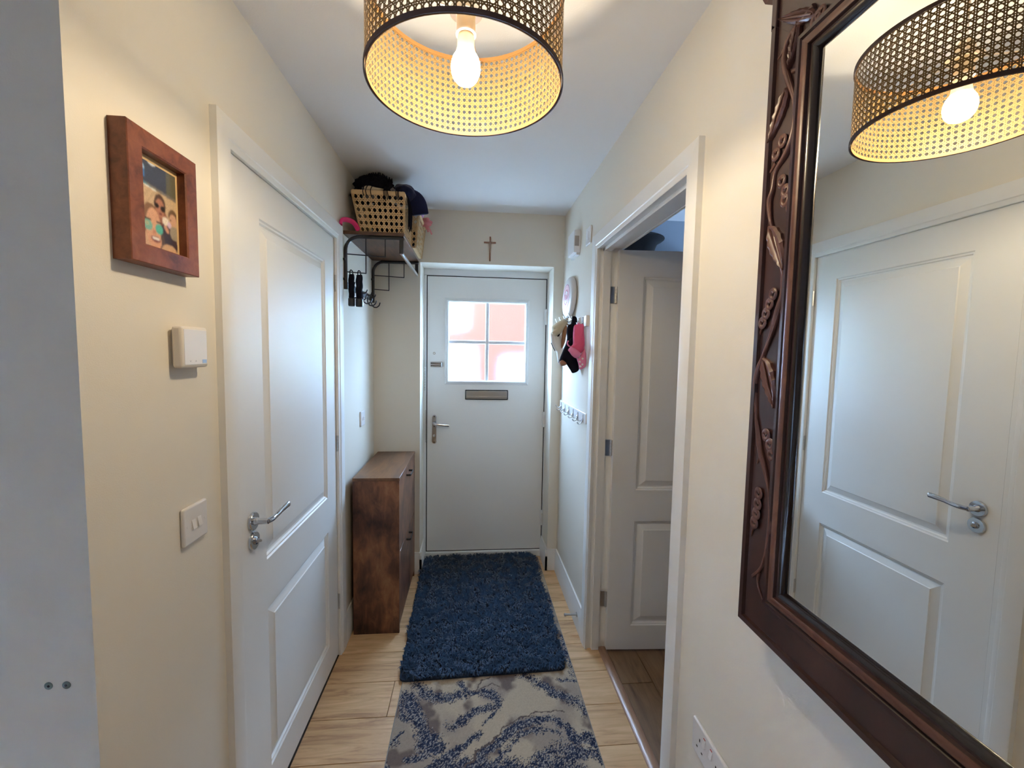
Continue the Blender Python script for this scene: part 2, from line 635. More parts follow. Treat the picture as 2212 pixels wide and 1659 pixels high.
# left wall (door opening y 1.207..2.080)
LO0, LO1, LOZ = 1.207, 2.082, 2.003
mb = MB()
mb.box(-WT, YC, 0, 0, LO0, H).box(-WT, LO1, 0, 0, FY + 0.1, H).box(-WT, LO0, LOZ, 0, LO1, H)
struct('wall_left', mb, M['wall'], 'cream painted wall with the closed white door', 'wall')
struct('wall_near_left', box(-1.9, YC, 0, -WT, YC + 0.1, H), M['wall'], 'cream painted wall in shade with two bare wall plugs', 'wall')
# right wall (door opening y 1.19..2.035)
RO0, RO1, ROZ = 1.176, 2.046, 1.998
mb = MB()
mb.box(W, -1.75, 0, W + WT, RO0, H).box(W, RO1, 0, W + WT, FY + 0.1, H).box(W, RO0, ROZ, W + WT, RO1, H)
struct('wall_right', mb, M['wall'], 'cream painted wall with the open doorway and the carved mirror', 'wall')
# front wall with reveal
RL, RR, RT = 0.294, 1.157, 2.0505
mb = MB()
mb.box(-WT, D, 0, RL, FY + 0.1, H).box(RR, D, 0, W + 0.02, FY + 0.1, H).box(RL, D, RT, RR, FY + 0.1, H)
struct('wall_front', mb, M['wall'], 'cream painted end wall around the front door recess', 'wall')
struct('wall_back', box(-1.9, -1.85, 0, W + WT, -1.75, H), M['wall'], 'cream painted wall closing the hall behind', 'wall')
BW = (-0.68, -0.51, 1.42, 1.59)         # small unseen window, added to brighten the near-left wall
mb = MB()
mb.box(-2.0, -1.85, 0, -1.9, BW[0], H).box(-2.0, BW[1], 0, -1.9, YC + 0.1, H).box(-2.0, BW[0], 0, -1.9, BW[1], BW[2]).box(-2.0, BW[0], BW[3], -1.9, BW[1], H)
struct('wall_far_left', mb, M['wall'], 'cream painted outer wall of the inner hall', 'wall')
w2 = thing('fill_window', (-1.95, (BW[0] + BW[1]) / 2, BW[2]), 'small unseen window added to light the inner hall', 'window', kind='structure')
mb = MB()
for a in (BW[0], BW[1] - 0.025):
    mb.box(-1.98, a, BW[2], -1.94, a + 0.025, BW[3])
mb.box(-1.98, BW[0], BW[2], -1.94, BW[1], BW[2] + 0.025).box(-1.98, BW[0], BW[3] - 0.025, -1.94, BW[1], BW[3])
obj('window_frame', mb, M['winglass'], w2, bevel=0.003)
obj('window_sill', box(-1.94, BW[0] - 0.03, BW[2] - 0.025, -1.86, BW[1] + 0.03, BW[2]), M['white'], w2, bevel=0.004)
portal('fill_window_daylight', (-1.99, (BW[0] + BW[1]) / 2, (BW[2] + BW[3]) / 2), (0, math.radians(-90), 0), BW[3] - BW[2], BW[1] - BW[0])
struct('wall_light_stop', MB().box(-0.86, YC + 0.1, 0, -0.80, FY + 0.1, H).box(-0.80, FY, 0, -WT, FY + 0.1, H), M['wall'], 'unseen walls added behind the closed door to keep daylight out', 'wall')  # added to stop daylight leaking in under the closed door
# side room walls with a window in the far wall
RX = W + WT + 2.1
struct('wall_room_end', box(W + WT, D, 0, RX + 0.1, D + 0.1, H), M['wallr'], 'side room wall behind the open door, dim blue light in its colour', 'wall')
struct('wall_room_near', box(W + WT, -0.7, 0, RX + 0.1, -0.6, H), M['wallr'], 'near wall of the side room, dim blue light in its colour', 'wall')
WY0, WY1, WZ0, WZ1 = 2.26, 2.54, 1.30, 1.66
mb = MB()
mb.box(RX, -0.7, 0, RX + 0.12, WY0, H).box(RX, WY1, 0, RX + 0.12, D + 0.1, H).box(RX, WY0, 0, RX + 0.12, WY1, WZ0).box(RX, WY0, WZ1, RX + 0.12, WY1, H)
struct('wall_room_right', mb, M['wallr'], 'window wall of the side room, dim blue light in its colour', 'wall')
wn = thing('window_1', (RX + 0.06, (WY0 + WY1) / 2, WZ0), 'white framed window of the side room', 'window', kind='structure')
mb = MB()
for a in (WY0, WY1 - 0.03):
    mb.box(RX + 0.04, a, WZ0, RX + 0.09, a + 0.03, WZ1)
mb.box(RX + 0.04, WY0, WZ0, RX + 0.09, WY1, WZ0 + 0.03).box(RX + 0.04, WY0, WZ1 - 0.03, RX + 0.09, WY1, WZ1)
obj('window_frame', mb, M['winglass'], wn, bevel=0.003)
obj('window_sill', box(RX - 0.06, WY0 - 0.04, WZ0 - 0.025, RX + 0.04, WY1 + 0.04, WZ0), M['white'], wn, bevel=0.004)
portal('room_window_daylight', (RX + 0.10, (WY0 + WY1) / 2, (WZ0 + WZ1) / 2), (0, math.radians(90), 0), WZ1 - WZ0, WY1 - WY0)
struct('ceiling', box(-2.0, -1.85, H, RX + 0.12, FY + 0.1, H + 0.12), M['ceil'], 'plain white painted ceiling', 'ceiling')

# ---- skirting boards
SK = [(0, 0), (0.0165, 0), (0.0165, 0.100), (0.013, 0.108), (0.013, 0.120), (0.010, 0.126), (0.008, 0.145), (0.0, 0.145)]


def skirt(name, p, q, nrm, label):
    """p,q = (x,y) ends along the wall; nrm = into the room"""
    n = len(SK)
    vs = []
    for (x, y) in (p, q):
        for d, z in SK:
            vs.append((x + nrm[0] * d, y + nrm[1] * d, z))
    fs = [(i, (i + 1) % n, n + (i + 1) % n, n + i) for i in range(n)] + [tuple(range(n)), tuple(range(n, 2 * n))]
    return struct(name, MB().add(vs, fs), M['white'], label, 'skirting board')


skirt('baseboard_left_near', (0, YC), (0, 1.131), (1, 0), 'white skirting board under the light switch')
skirt('baseboard_left', (0, 2.131), (0, D), (1, 0), 'white skirting board behind the shoe cabinet')
skirt('baseboard_front_left', (0, D), (RL + 0.016, D), (0, -1), 'white skirting board on the end wall beside the shoe cabinet')
skirt('baseboard_recess_left', (RL, D - 0.0165), (RL, FY), (1, 0), 'short white skirting board in the door recess by the cabinet')
skirt('baseboard_recess_right', (RR, D - 0.0165), (RR, FY), (-1, 0), 'short white skirting board in the door recess by the hinges')
skirt('baseboard_front_right', (RR - 0.016, D), (W, D), (0, -1), 'short white skirting board on the end wall beside the doorway wall')
skirt('baseboard_right', (W, 2.094), (W, D), (-1, 0), 'white skirting board carrying the metal door stop')
skirt('baseboard_right_near', (W, -1.75), (W, 1.101), (-1, 0), 'white skirting board below the carved mirror')
skirt('baseboard_near_left', (-1.9, YC), (0.0165, YC), (0, -1), 'white skirting board under the wall plugs')

# ---- door casings (architraves) and linings
CP = [(0, 0), (0, 0.0105), (0.005, 0.0135), (0.016, 0.0135), (0.019, 0.0165), (0.066, 0.0185), (0.070, 0.017), (0.070, 0)]
tr1 = thing('trim_1', (0, 1.6, 0), 'white moulded architrave and frame of the closed door', 'door frame', kind='structure')
for s, nm in (('left', 'casing_side'), ('right', 'casing_side'), ('top', 'casing_head')):
    obj(nm, mitre_side((1.200, 0, 2.064, 1.990), CP, s, lambda a, b, h: (h, a, b), True), M['white'], tr1)
mb = MB()
mb.box(-WT, LO0, 0, 0.0, 1.2205, LOZ).box(-WT, 2.0675, 0, 0.0, LO1, LOZ).box(-WT, LO0, 1.9925, 0.0, LO1, LOZ)
obj('lining', mb, M['white'], tr1)
mb = MB().box(-0.06, 1.2195, 0, -0.038, 1.236, 1.995).box(-0.06, 2.053, 0, -0.038, 2.068, 1.995).box(-0.06, 1.22, 1.978, -0.038, 2.068, 1.995)
obj('door_stop_bead', mb, M['white'], tr1)

tr2 = thing('trim_2', (W, 1.6, 0), 'white moulded architrave and frame of the open doorway', 'door frame', kind='structure')
for s, nm in (('left', 'casing_side'), ('right', 'casing_side'), ('top', 'casing_head')):
    obj(nm, mitre_side((1.176, 0, 2.026, 1.982), CP, s, lambda a, b, h: (W - h, a, b), True), M['white'], tr2)
mb = MB()
mb.box(W, RO0, 0, W + WT, 1.190, ROZ).box(W, 2.032, 0, W + WT, RO1, ROZ).box(W, RO0, 1.985, W + WT, RO1, ROZ)
obj('lining', mb, M['white'], tr2)
mb = MB().box(W + 0.02, 1.188, 0, W + 0.055, 1.203, 1.986).box(W + 0.02, 2.018, 0, W + 0.055, 2.034, 1.986).box(W + 0.02, 1.19, 1.971, W + 0.055, 2.034, 1.986)
obj('door_stop_bead', mb, M['white'], tr2)
for s, nm in (('left', 'casing_side'), ('right', 'casing_side'), ('top', 'casing_head')):
    obj(nm, mitre_side((1.176, 0, 2.046, 1.982), CP, s, lambda a, b, h: (W + WT + h, a, b), True), M['white'], tr2)


# ---- moulded two-panel doors
def panel_leaf(parent, fn, w, h, t, panels):
    """fn(a, b, d): a across, b up, d depth from the show face (0 front, -t back)"""
    xs = sorted({0, w, *[p[0] for p in panels], *[p[2] for p in panels]})
    zs = sorted({0, h, *[p[1] for p in panels], *[p[3] for p in panels]})
    mb = MB()
    for d in (0, -t):
        for a0, a1 in zip(xs[:-1], xs[1:]):
            for b0, b1 in zip(zs[:-1], zs[1:]):
                if any(p[0] <= a0 and a1 <= p[2] and p[1] <= b0 and b1 <= p[3] for p in panels):
                    continue
                mb.add([fn(a0, b0, d), fn(a1, b0, d), fn(a1, b1, d), fn(a0, b1, d)], [(0, 1, 2, 3)])
    for (a0, b0), (a1, b1) in (((0, 0), (w, 0)), ((w, 0), (w, h)), ((w, h), (0, h)), ((0, h), (0, 0))):
        mb.add([fn(a0, b0, 0), fn(a1, b1, 0), fn(a1, b1, -t), fn(a0, b0, -t)], [(0, 1, 2, 3)])
    leaf = obj('leaf', mb, M['white'], parent, smooth=20)
    ring = [(0, 0), (0.004, -0.0045), (0.009, -0.0055), (0.013, -0.0115), (0.019, -0.0120), (0.044, -0.0030), (0.047, -0.0006), (0.050, -0.0004)]
    for p in panels:
        pm = MB()
        for sgn in (1, -1):
            q = []
            for u, d in ring:
                dd = d if sgn > 0 else -t - d
                q.append([fn(p[0] + u, p[1] + u, dd), fn(p[2] - u, p[1] + u, dd), fn(p[2] - u, p[3] - u, dd), fn(p[0] + u, p[3] - u, dd)])
            vs = [v for r in q for v in r]
            fs = []
            for i in range(len(q) - 1):
                for j in range(4):
                    j2 = (j + 1) % 4
                    fs.append((4 * i + j, 4 * i + j2, 4 * i + 4 + j2, 4 * i + 4 + j))
            e = 4 * (len(q) - 1)
            fs.append((e, e + 1, e + 2, e + 3))
            pm.add(vs, fs)
        obj('panel', pm, M['white'], leaf, smooth=12)
    return leaf


def lever_set(parent, fn, a, b, sgn):
    """round rose, lever and thumb-turn rose; a,b on the leaf; sgn = direction of the lever"""
    def P3(u, v, d):
        return Vector(fn(a + u, b + v, d))
    ax = P3(0, 0, 1) - P3(0, 0, 0)
    hs = obj('lever_handle', MB().lathe([(0.0265, 0), (0.0265, 0.006), (0.0245, 0.009), (0.012, 0.0095), (0.011, 0.014), (0.0085, 0.022), (0.0085, 0.046), (0.004, 0.049)], P3(0, 0, 0), ax, 32), M['chrome'], parent)
    path = [(0.0, 0.0, 0.044), (0.018 * sgn, 0.000, 0.048), (0.04 * sgn, 0.001, 0.050), (0.07 * sgn, 0.006, 0.052), (0.098 * sgn, 0.009, 0.054), (0.116 * sgn, 0.010, 0.055), (0.121 * sgn, 0.010, 0.055)]
    rr = [0.008, 0.0085, (0.0075, 0.0065), (0.0085, 0.0055), (0.010, 0.006), (0.010, 0.006), (0.004, 0.003)]
    pts = catmull([P3(*q) for q in path], 5)
    rads = []
    for i in range(len(pts)):
        t = i / 5
        i0 = min(int(t), len(rr) - 1)
        i1 = min(i0 + 1, len(rr) - 1)
        r0 = rr[i0] if isinstance(rr[i0], tuple) else (rr[i0],) * 2
        r1 = rr[i1] if isinstance(rr[i1], tuple) else (rr[i1],) * 2
        f_ = t - int(t)
        rads.append((r0[0] + (r1[0] - r0[0]) * f_, r0[1] + (r1[1] - r0[1]) * f_))
    obj('lever', MB().tube(pts, rads, 12), M['chrome'], hs, smooth=60)
    lk = obj('lock_rose', MB().lathe([(0.0265, 0), (0.0265, 0.006), (0.0245, 0.009), (0.011, 0.0092), (0.0108, 0.013), (0.009, 0.014)], P3(0, -0.058, 0), ax, 32), M['chrome'], parent)
    obj('thumb_turn', MB().tube([P3(-0.006, -0.058, 0.014), P3(0.0, -0.058, 0.022), P3(0.006, -0.058, 0.014)], [0.004, 0.005, 0.004], 8), M['steel'], lk)


def hinge(parent, cx, cy, cz, hgt, plate):
    mb = MB()
    n = 5
    for i in range(n):
        z0 = cz - hgt / 2 + hgt * i / n
        mb.tube([(cx, cy, z0 + 0.0006), (cx, cy, z0 + hgt / n - 0.0006)], 0.0058, 10)
    mb.box(*plate)
    return obj('hinge', mb, M['steel'], parent)


PAN = lambda w: [(0.145, 0.125, w - 0.127, 0.660), (0.145, 0.815, w - 0.127, 1.857)]
LW = 2.0655 - 1.2225
door1 = thing('door_1', (0, 2.066, 0.010), 'closed white two-panel door with chrome lever handle', 'door', kind='structure')
f1 = lambda a, b, d: (-0.002 + d, 1.2225 + a, 0.010 + b)
panel_leaf(door1, f1, LW, 1.980, 0.035, PAN(LW))
lever_set(door1, f1, 0.061, 0.972, 1)
for zz in (1.787, 1.045, 0.274):
    hinge(door1, 0.004, 2.0668, zz, 0.076, (-0.03, 2.064, zz - 0.038, 0.0025, 2.0696, zz + 0.038))

# open door into the side room: hall face looks back along the hall
AL = math.radians(-3.0)
PVT = Vector((1.3135, 2.000, 0))
ca, sa = math.cos(AL), math.sin(AL)
f2 = lambda a, b, d: (PVT.x + ca * a + sa * d, PVT.y + sa * a - ca * d, 0.012 + b)
door2 = thing('door_2', (1.3135, 2.0, 0.012), 'open white two-panel door swung into the side room', 'door', kind='structure')
panel_leaf(door2, f2, 0.838, 1.962, 0.035, [(0.118, 0.125, 0.70, 0.660), (0.118, 0.815, 0.70, 1.84)])
lever_set(door2, f2, 0.777, 0.972, -1)
for zz in (1.768, 1.03, 0.262):
    hinge(door2, 1.3095, 2.022, zz, 0.078, (1.284, 2.0265, zz - 0.039, 1.309, 2.0325, zz + 0.039))

# ================================================================== FRONT DOOR
door3 = thing('door_3', (0.733, FY, 0), 'white front door with a four-pane frosted window and letter plate', 'front door', kind='structure')
DX0, DX1, DZ0, DZ1 = 0.3185, 1.1465, 0.050, 2.0025
GX0, GX1, GZ0, GZ1 = 0.467, 1.002, 1.284, 1.829
# outer frame
mb = MB()
mb.box(RL - 0.02, FY - 0.012, 0, DX0 - 0.006, FY + 0.07, DZ1 + 0.006).box(DX1 + 0.006, FY - 0.012, 0, RR + 0.02, FY + 0.07, DZ1 + 0.006)
mb.box(RL - 0.02, FY - 0.012, DZ1 + 0.006, RR + 0.02, FY + 0.07, RT + 0.02)
obj('door_frame', mb, M['upvc'], door3, bevel=0.003)
obj('sill', MB().box(RL - 0.0, FY - 0.02, -0.002, RR, FY + 0.12, 0.044), M['upvc'], door3, bevel=0.004)
mb = MB()
mb.box(DX0 - 0.0065, FY + 0.001, DZ0 - 0.007, DX0 + 0.001, FY + 0.03, DZ1 + 0.007).box(DX1 - 0.001, FY + 0.001, DZ0 - 0.007, DX1 + 0.0065, FY + 0.03, DZ1 + 0.007)
mb.box(DX0, FY + 0.001, DZ1 - 0.001, DX1, FY + 0.03, DZ1 + 0.0065).box(DX0, FY + 0.001, DZ0 - 0.0065, DX1, FY + 0.03, DZ0 + 0.001)
obj('rubber_seal', mb, M['gap'], door3)
mb = MB()
mb.box(DX0, FY, DZ0, GX0 - 0.012, FY + 0.044, DZ1).box(GX1 + 0.012, FY, DZ0, DX1, FY + 0.044, DZ1)
mb.box(GX0 - 0.012, FY, DZ0, GX1 + 0.012, FY + 0.044, GZ0 - 0.012).box(GX0 - 0.012, FY, GZ1 + 0.012, GX1 + 0.012, FY + 0.044, DZ1)
leaf3 = obj('leaf', mb, M['fdoor'], door3)
BP = [(0, -0.03), (0, 0.006), (0.006, 0.012), (0.014, 0.012), (0.019, 0.006), (0.026, 0.004), (0.0285, 0.0), (0.0285, -0.03)]
for s in ('left', 'right', 'top', 'bottom'):
    obj('glazing_bead', mitre_side((GX0, GZ0, GX1, GZ1), BP, s, lambda a, b, h: (a, FY - h, b)), M['upvc'], leaf3, smooth=30)
# panes + bars
cx_, cz_ = 0.7335, 1.5545
for (a0, a1) in ((GX0, cx_), (cx_, GX1)):
    for (b0, b1) in ((GZ0, cz_), (cz_, GZ1)):
        obj('pane', box(a0, FY + 0.016, b0, a1, FY + 0.020, b1), M['frosted'], leaf3, smooth=0)
obj('glazing_bar', box(cx_ - 0.0115, FY + 0.004, GZ0, cx_ + 0.0115, FY + 0.028, GZ1), M['upvc'], leaf3, bevel=0.003)
obj('glazing_bar', box(GX0, FY + 0.005, cz_ - 0.0115, GX1, FY + 0.027, cz_ + 0.0115), M['upvc'], leaf3, bevel=0.003)
portal('front_door_daylight', (cx_, FY + 0.06, (GZ0 + GZ1) / 2), (math.radians(-90), 0, 0), GX1 - GX0, GZ1 - GZ0)
# letter plate
lp = obj('letter_plate', MB().box(0.583, FY - 0.009, 1.149, 0.887, FY, 1.219), M['black'], door3, bevel=0.003)
obj('flap', MB().box(0.590, FY - 0.012, 1.156, 0.880, FY - 0.006, 1.212), M['steel'], lp, bevel=0.002)
obj('flap_ridge', MB().tube([(0.592, FY - 0.012, 1.171), (0.878, FY - 0.012, 1.171)], 0.003, 8), M['steel'], lp)
# lever on long back plate
pl = []
for i in range(9):
    a = math.pi * i / 8
    pl.append((0.3685 + 0.0155 * math.cos(a), 1.0235 + 0.0155 * math.sin(a)))
for i in range(9):
    a = math.pi + math.pi * i / 8
    pl.append((0.3685 + 0.0155 * math.cos(a), 0.8495 + 0.0155 * math.sin(a)))
bpz = obj('handle_plate', MB().prism(pl, lambda u, v, d: (u, FY - d, v), 0.0, 0.009), M['chrome'], door3, bevel=0.002)
obj('lever', MB().tube(catmull([(0.3685, FY, 0.982), (0.3685, FY - 0.035, 0.982), (0.382, FY - 0.052, 0.980), (0.43, FY - 0.052, 0.974), (0.474, FY - 0.050, 0.970)], 5), 0.0085, 12), M['chrome'], bpz, smooth=60)
obj('key_cylinder', MB().lathe([(0.008, 0), (0.008, 0.014), (0.006, 0.015)], (0.3685, FY - 0.008, 0.892), (0, -1, 0), 14), M['steel'], bpz)
for zz in (1.028, 0.958, 0.845):
    obj('screw', MB().lathe([(0.0042, 0), (0.0042, 0.0015), (0.002, 0.002)], (0.3685, FY - 0.009, zz), (0, -1, 0), 10), M['black'], bpz)
# spy hole
sp = obj('spy_hole', MB().lathe([(0.0085, 0), (0.0085, 0.003), (0.0065, 0.004)], (0.3655, FY, 1.472), (0, -1, 0), 18), M['bronze'], door3)
obj('lens', MB().lathe([(0.0055, 0), (0.004, 0.002)], (0.3655, FY - 0.0035, 1.472), (0, -1, 0), 14), M['plastic'], sp)  # white plastic stands in for daylight showing through the lens
# chain guide on the leaf
cg = obj('chain_guide', MB().box(0.340, FY - 0.003, 1.375, 0.424, FY, 1.413), M['steel'], door3, bevel=0.001)
obj('guide_rail', MB().tube([(0.342, FY - 0.008, 1.403), (0.422, FY - 0.008, 1.403)], 0.0045, 8), M['chrome'], cg)
obj('guide_rail', MB().tube([(0.342, FY - 0.008, 1.385), (0.422, FY - 0.008, 1.385)], 0.0045, 8), M['chrome'], cg)
obj('guide_end', MB().tube([(0.420, FY - 0.010, 1.380), (0.420, FY - 0.010, 1.408)], 0.006, 8), M['chrome'], cg)
# hanging chain on the frame
cxh, cyh = 0.3035, FY - 0.018
cp = obj('chain_plate', MB().box(cxh - 0.008, FY - 0.016, 1.378, cxh + 0.008, FY - 0.012, 1.425), M['steel'], door3, bevel=0.001)
for i in range(9):
    zc = 1.372 - i * 0.0185
    pts = []
    for j in range(13):
        a = 2 * math.pi * j / 12
        u, v = 0.0042 * math.cos(a), 0.0115 * math.sin(a)
        pts.append((cxh + (u if i % 2 == 0 else 0), cyh + (0 if i % 2 == 0 else u), zc + v))
    obj('chain_link', MB().tube(pts, 0.0013, 6, caps=False), M['chrome'], cp)
# keeps and hinges
obj('lock_keep', MB().box(0.3065, FY - 0.0145, 0.845, 0.3125, FY - 0.011, 1.075), M['steel'], door3)
for zz in (1.742, 1.010, 0.285):
    hg = obj('hinge', MB().box(DX1 - 0.010, FY - 0.020, zz - 0.055, DX1 + 0.012, FY - 0.0005, zz + 0.055), M['upvc'], door3, bevel=0.003)
    obj('hinge_cover', MB().box(DX1 - 0.005, FY - 0.023, zz - 0.034, DX1 + 0.009, FY - 0.018, zz + 0.034), M['plastic'], hg, bevel=0.001)
# pressed vertical grain lines of the leaf
for gx in (0.455, 0.905):
    obj('groove', MB().box(gx - 0.001, FY - 0.0006, DZ0 + 0.02, gx + 0.001, FY + 0.001, 1.245), M['fdoor'], leaf3)

# ---- outside the front door
struct('ground_outside', box(-14, FY + 0.1, -0.18, 16, 24, -0.06), M['paving'], 'grey paved forecourt outside the front door', 'ground')
oh = thing('added_upper_storey', (0.6, FY + 0.1, H), 'unseen upper storey added above the front door to cut sky light', 'building', kind='structure')  # unseen mass, added to keep sky light off the facing brick and paving
obj('upper_wall', box(-6.0, FY - 0.2, H + 0.13, 8.0, FY + 0.1, 5.4), M['brick'], oh)
obj('side_wall', box(-6.0, FY - 0.2, -0.06, -2.1, FY + 0.1, H + 0.13), M['brick'], oh)
obj('side_wall', box(RX + 0.2, FY - 0.2, -0.06, 8.0, FY + 0.1, H + 0.13), M['brick'], oh)
obj('roof', MB().prism([(FY + 0.45, 5.2), (FY + 0.45, 5.35), (-1.0, 7.6), (-1.0, 7.4)], lambda u, v, d: (d, u, v), -6.3, 8.3), M['roof'], oh)
nb = thing('neighbour_house', (2.0, 11.0, -0.06), 'red brick house across the street', 'building')
obj('facade', box(-3.2, 11.0, -0.06, 4.8, 11.4, 5.0), M['brick'], nb)
obj('roof', MB().prism([(10.7, 4.9), (11.4, 4.9), (14.5, 7.4), (14.0, 7.5)], lambda u, v, d: (d, u, v), -3.5, 5.1), M['roof'], nb)
obj('garage_door', box(-0.95, 10.96, -0.05, 0.62, 11.0, 1.55), M['plastic'], nb)
obj('front_window', box(-0.35, 10.96, 2.15, 0.42, 11.0, 3.1), M['upvc'], nb)
obj('blue_door', box(1.45, 10.96, -0.05, 2.45, 11.0, 1.30), M['blue_mark'], nb)
tag(obj('hedge', MB().blob((4.3, 8.0, 0.55), (1.6, 0.5, 0.75), 0.15, 5, 4, 2.0), M['hedge']), 'clipped green hedge in front of the brick house', 'hedge')

# ================================================================== LAMP
LX, LY, LZ0, LZ1, LR = 0.610, 0.942, 2.030, 2.217, 0.2005
lamp = thing('pendant_lamp', (LX, LY, H), 'lit ceiling pendant with a round woven cane shade', 'pendant lamp')
obj('ceiling_rose', MB().lathe([(0.05, 0), (0.05, 0.008), (0.042, 0.02), (0.014, 0.026), (0.010, 0.034), (0.004, 0.036)], (LX, LY, H), (0, 0, -1), 32), M['plastic'], lamp)
obj('cord', MB().tube([(LX, LY, H - 0.03), (LX, LY, 2.20)], 0.0032, 8), M['plastic'], lamp)
hold = obj('lamp_holder', MB().lathe([(0.009, 0), (0.017, 0.012), (0.0195, 0.03), (0.026, 0.032), (0.026, 0.040), (0.0195, 0.042), (0.0195, 0.082)], (LX, LY, 2.218), (0, 0, -1), 28), M['bulbneck'], lamp)
obj('holder_lip', MB().lathe([(0.0195, 0), (0.021, 0.001), (0.021, 0.004), (0.0195, 0.005)], (LX, LY, 2.139), (0, 0, -1), 28), M['plastic'], hold)
bl = obj('bulb', MB().lathe([(0.0192, 0.0), (0.0228, 0.004), (0.0268, 0.011), (0.0295, 0.020), (0.0302, 0.029), (0.0290, 0.039), (0.0255, 0.048), (0.019, 0.056), (0.010, 0.0605), (0.001, 0.062)], (LX, LY, 2.0985), (0, 0, -1), 28), M['bulb'], lamp, smooth=80)
obj('bulb_collar', MB().lathe([(0.0150, 0.0), (0.0150, 0.010), (0.0175, 0.012), (0.0180, 0.030), (0.0205, 0.0415), (0.0190, 0.0435)], (LX, LY, 2.1405), (0, 0, -1), 28), M['bulbneck'], lamp)
sh = thing('lamp_shade', (0, 0, 0), None, None)
sh.parent = lamp
OFF[sh] = OFF[lamp]
sh.location = (0, 0, 0)


def weave(S, nu, nv, hw, dw, pair, closed):
    """six-way cane webbing: paired uprights and rows, diagonals on the half cells. S(u,v,layer)->xyz"""
    mb = MB()

    def strip(pts, w, du, dv, layer):
        vs, fs = [], []
        for (u, v) in pts:
            vs.append(S(u - du * w, v - dv * w, layer))
            vs.append(S(u + du * w, v + dv * w, layer))
        for i in range(len(pts) - 1):
            fs.append((2 * i, 2 * i + 1, 2 * i + 3, 2 * i + 2))
        mb.add(vs, fs)
    nuu = nu if closed else nu + 1
    for i in range(nuu):
        for s in (-pair, pair):
            strip([(i + s, v) for v in range(nv + 1)], hw, 1, 0, 0)
    for j in range(nv + 1):
        for s in (-pair, pair):
            if 0 <= j + s <= nv:
                strip([(u, j + s) for u in range(nu + 1)], hw, 0, 1, 1)
    q = math.sqrt(0.5)
    rng = range(-nv, nu) if not closed else range(nu)
    for k in rng:
        for sg in (1, -1):
            pts = []
            for v2 in range(2 * nv + 1):
                v = v2 / 2
                u = (k + 0.5 + v) if sg > 0 else (k + 0.5 + nv - v)
                if not closed and not (0 <= u <= nu):
                    continue
                pts.append((u, v))
            if len(pts) > 1:
                strip(pts, dw, q, -q * sg, 2 if sg > 0 else 3)
    return mb


NU, NV = 92, 12
z0c, z1c = LZ0 + 0.007, LZ1 - 0.007


def S_lamp(u, v, l):
    a = 2 * math.pi * u / NU
    r = LR - 0.0012 - 0.0005 * l
    return (LX + r * math.cos(a), LY + r * math.sin(a), z0c + (z1c - z0c) * v / NV)


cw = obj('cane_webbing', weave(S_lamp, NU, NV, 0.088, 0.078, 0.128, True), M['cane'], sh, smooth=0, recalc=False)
cw['kind'] = 'stuff'
cw.parent = sh


def ring_band(r0, r1, z0, z1, n=96):
    mb = MB()
    vs, fs = [], []
    prof = [(r1, z0), (r1, z1), (r0, z1), (r0, z0)]
    for i in range(n):
        a = 2 * math.pi * i / n
        for r, z in prof:
            vs.append((LX + r * math.cos(a), LY + r * math.sin(a), z))
    for i in range(n):
        i2 = (i + 1) % n
        for j in range(4):
            j2 = (j + 1) % 4
            fs.append((4 * i + j, 4 * i2 + j, 4 * i2 + j2, 4 * i + j2))
    return mb.add(vs, fs)


for za, zb in ((LZ0, LZ0 + 0.009), (LZ1 - 0.009, LZ1)):
    obj('binding', ring_band(LR - 0.0008, LR + 0.0012, za, zb), M['trim_brown'], sh)
    obj('inner_binding', ring_band(LR - 0.0045, LR - 0.0030, za + 0.0005, zb), M['trim_inner'], sh)
# spider: ring and three bent arms
sp_ = obj('spider_ring', MB().lathe([(0.0205, 0), (0.034, 0), (0.034, 0.003), (0.0205, 0.003)], (LX, LY, 2.1795), (0, 0, -1), 28), M['steel'], sh)
for aa in (math.radians(200), math.radians(320), math.radians(80)):
    c_, s_ = math.cos(aa), math.sin(aa)
    q = lambda r, z: (LX + r * c_, LY + r * s_, z)
    obj('spider_arm', MB().tube([q(0.033, 2.178), (q(0.165, 2.178)), q(0.168, 2.180), q(0.190, 2.2045), q(LR - 0.002, 2.2045)], 0.0019, 8), M['steel'], sp_)

# ================================================================== MIRROR
MX = 1.179                              # plane of the glass
my0, my1, mz0, mz1 = 0.020, 0.786, 0.962, 2.0895
mir = thing('wall_mirror', (W, 0.403, mz0), 'large mirror in a dark carved mahogany frame with vine carving', 'mirror')
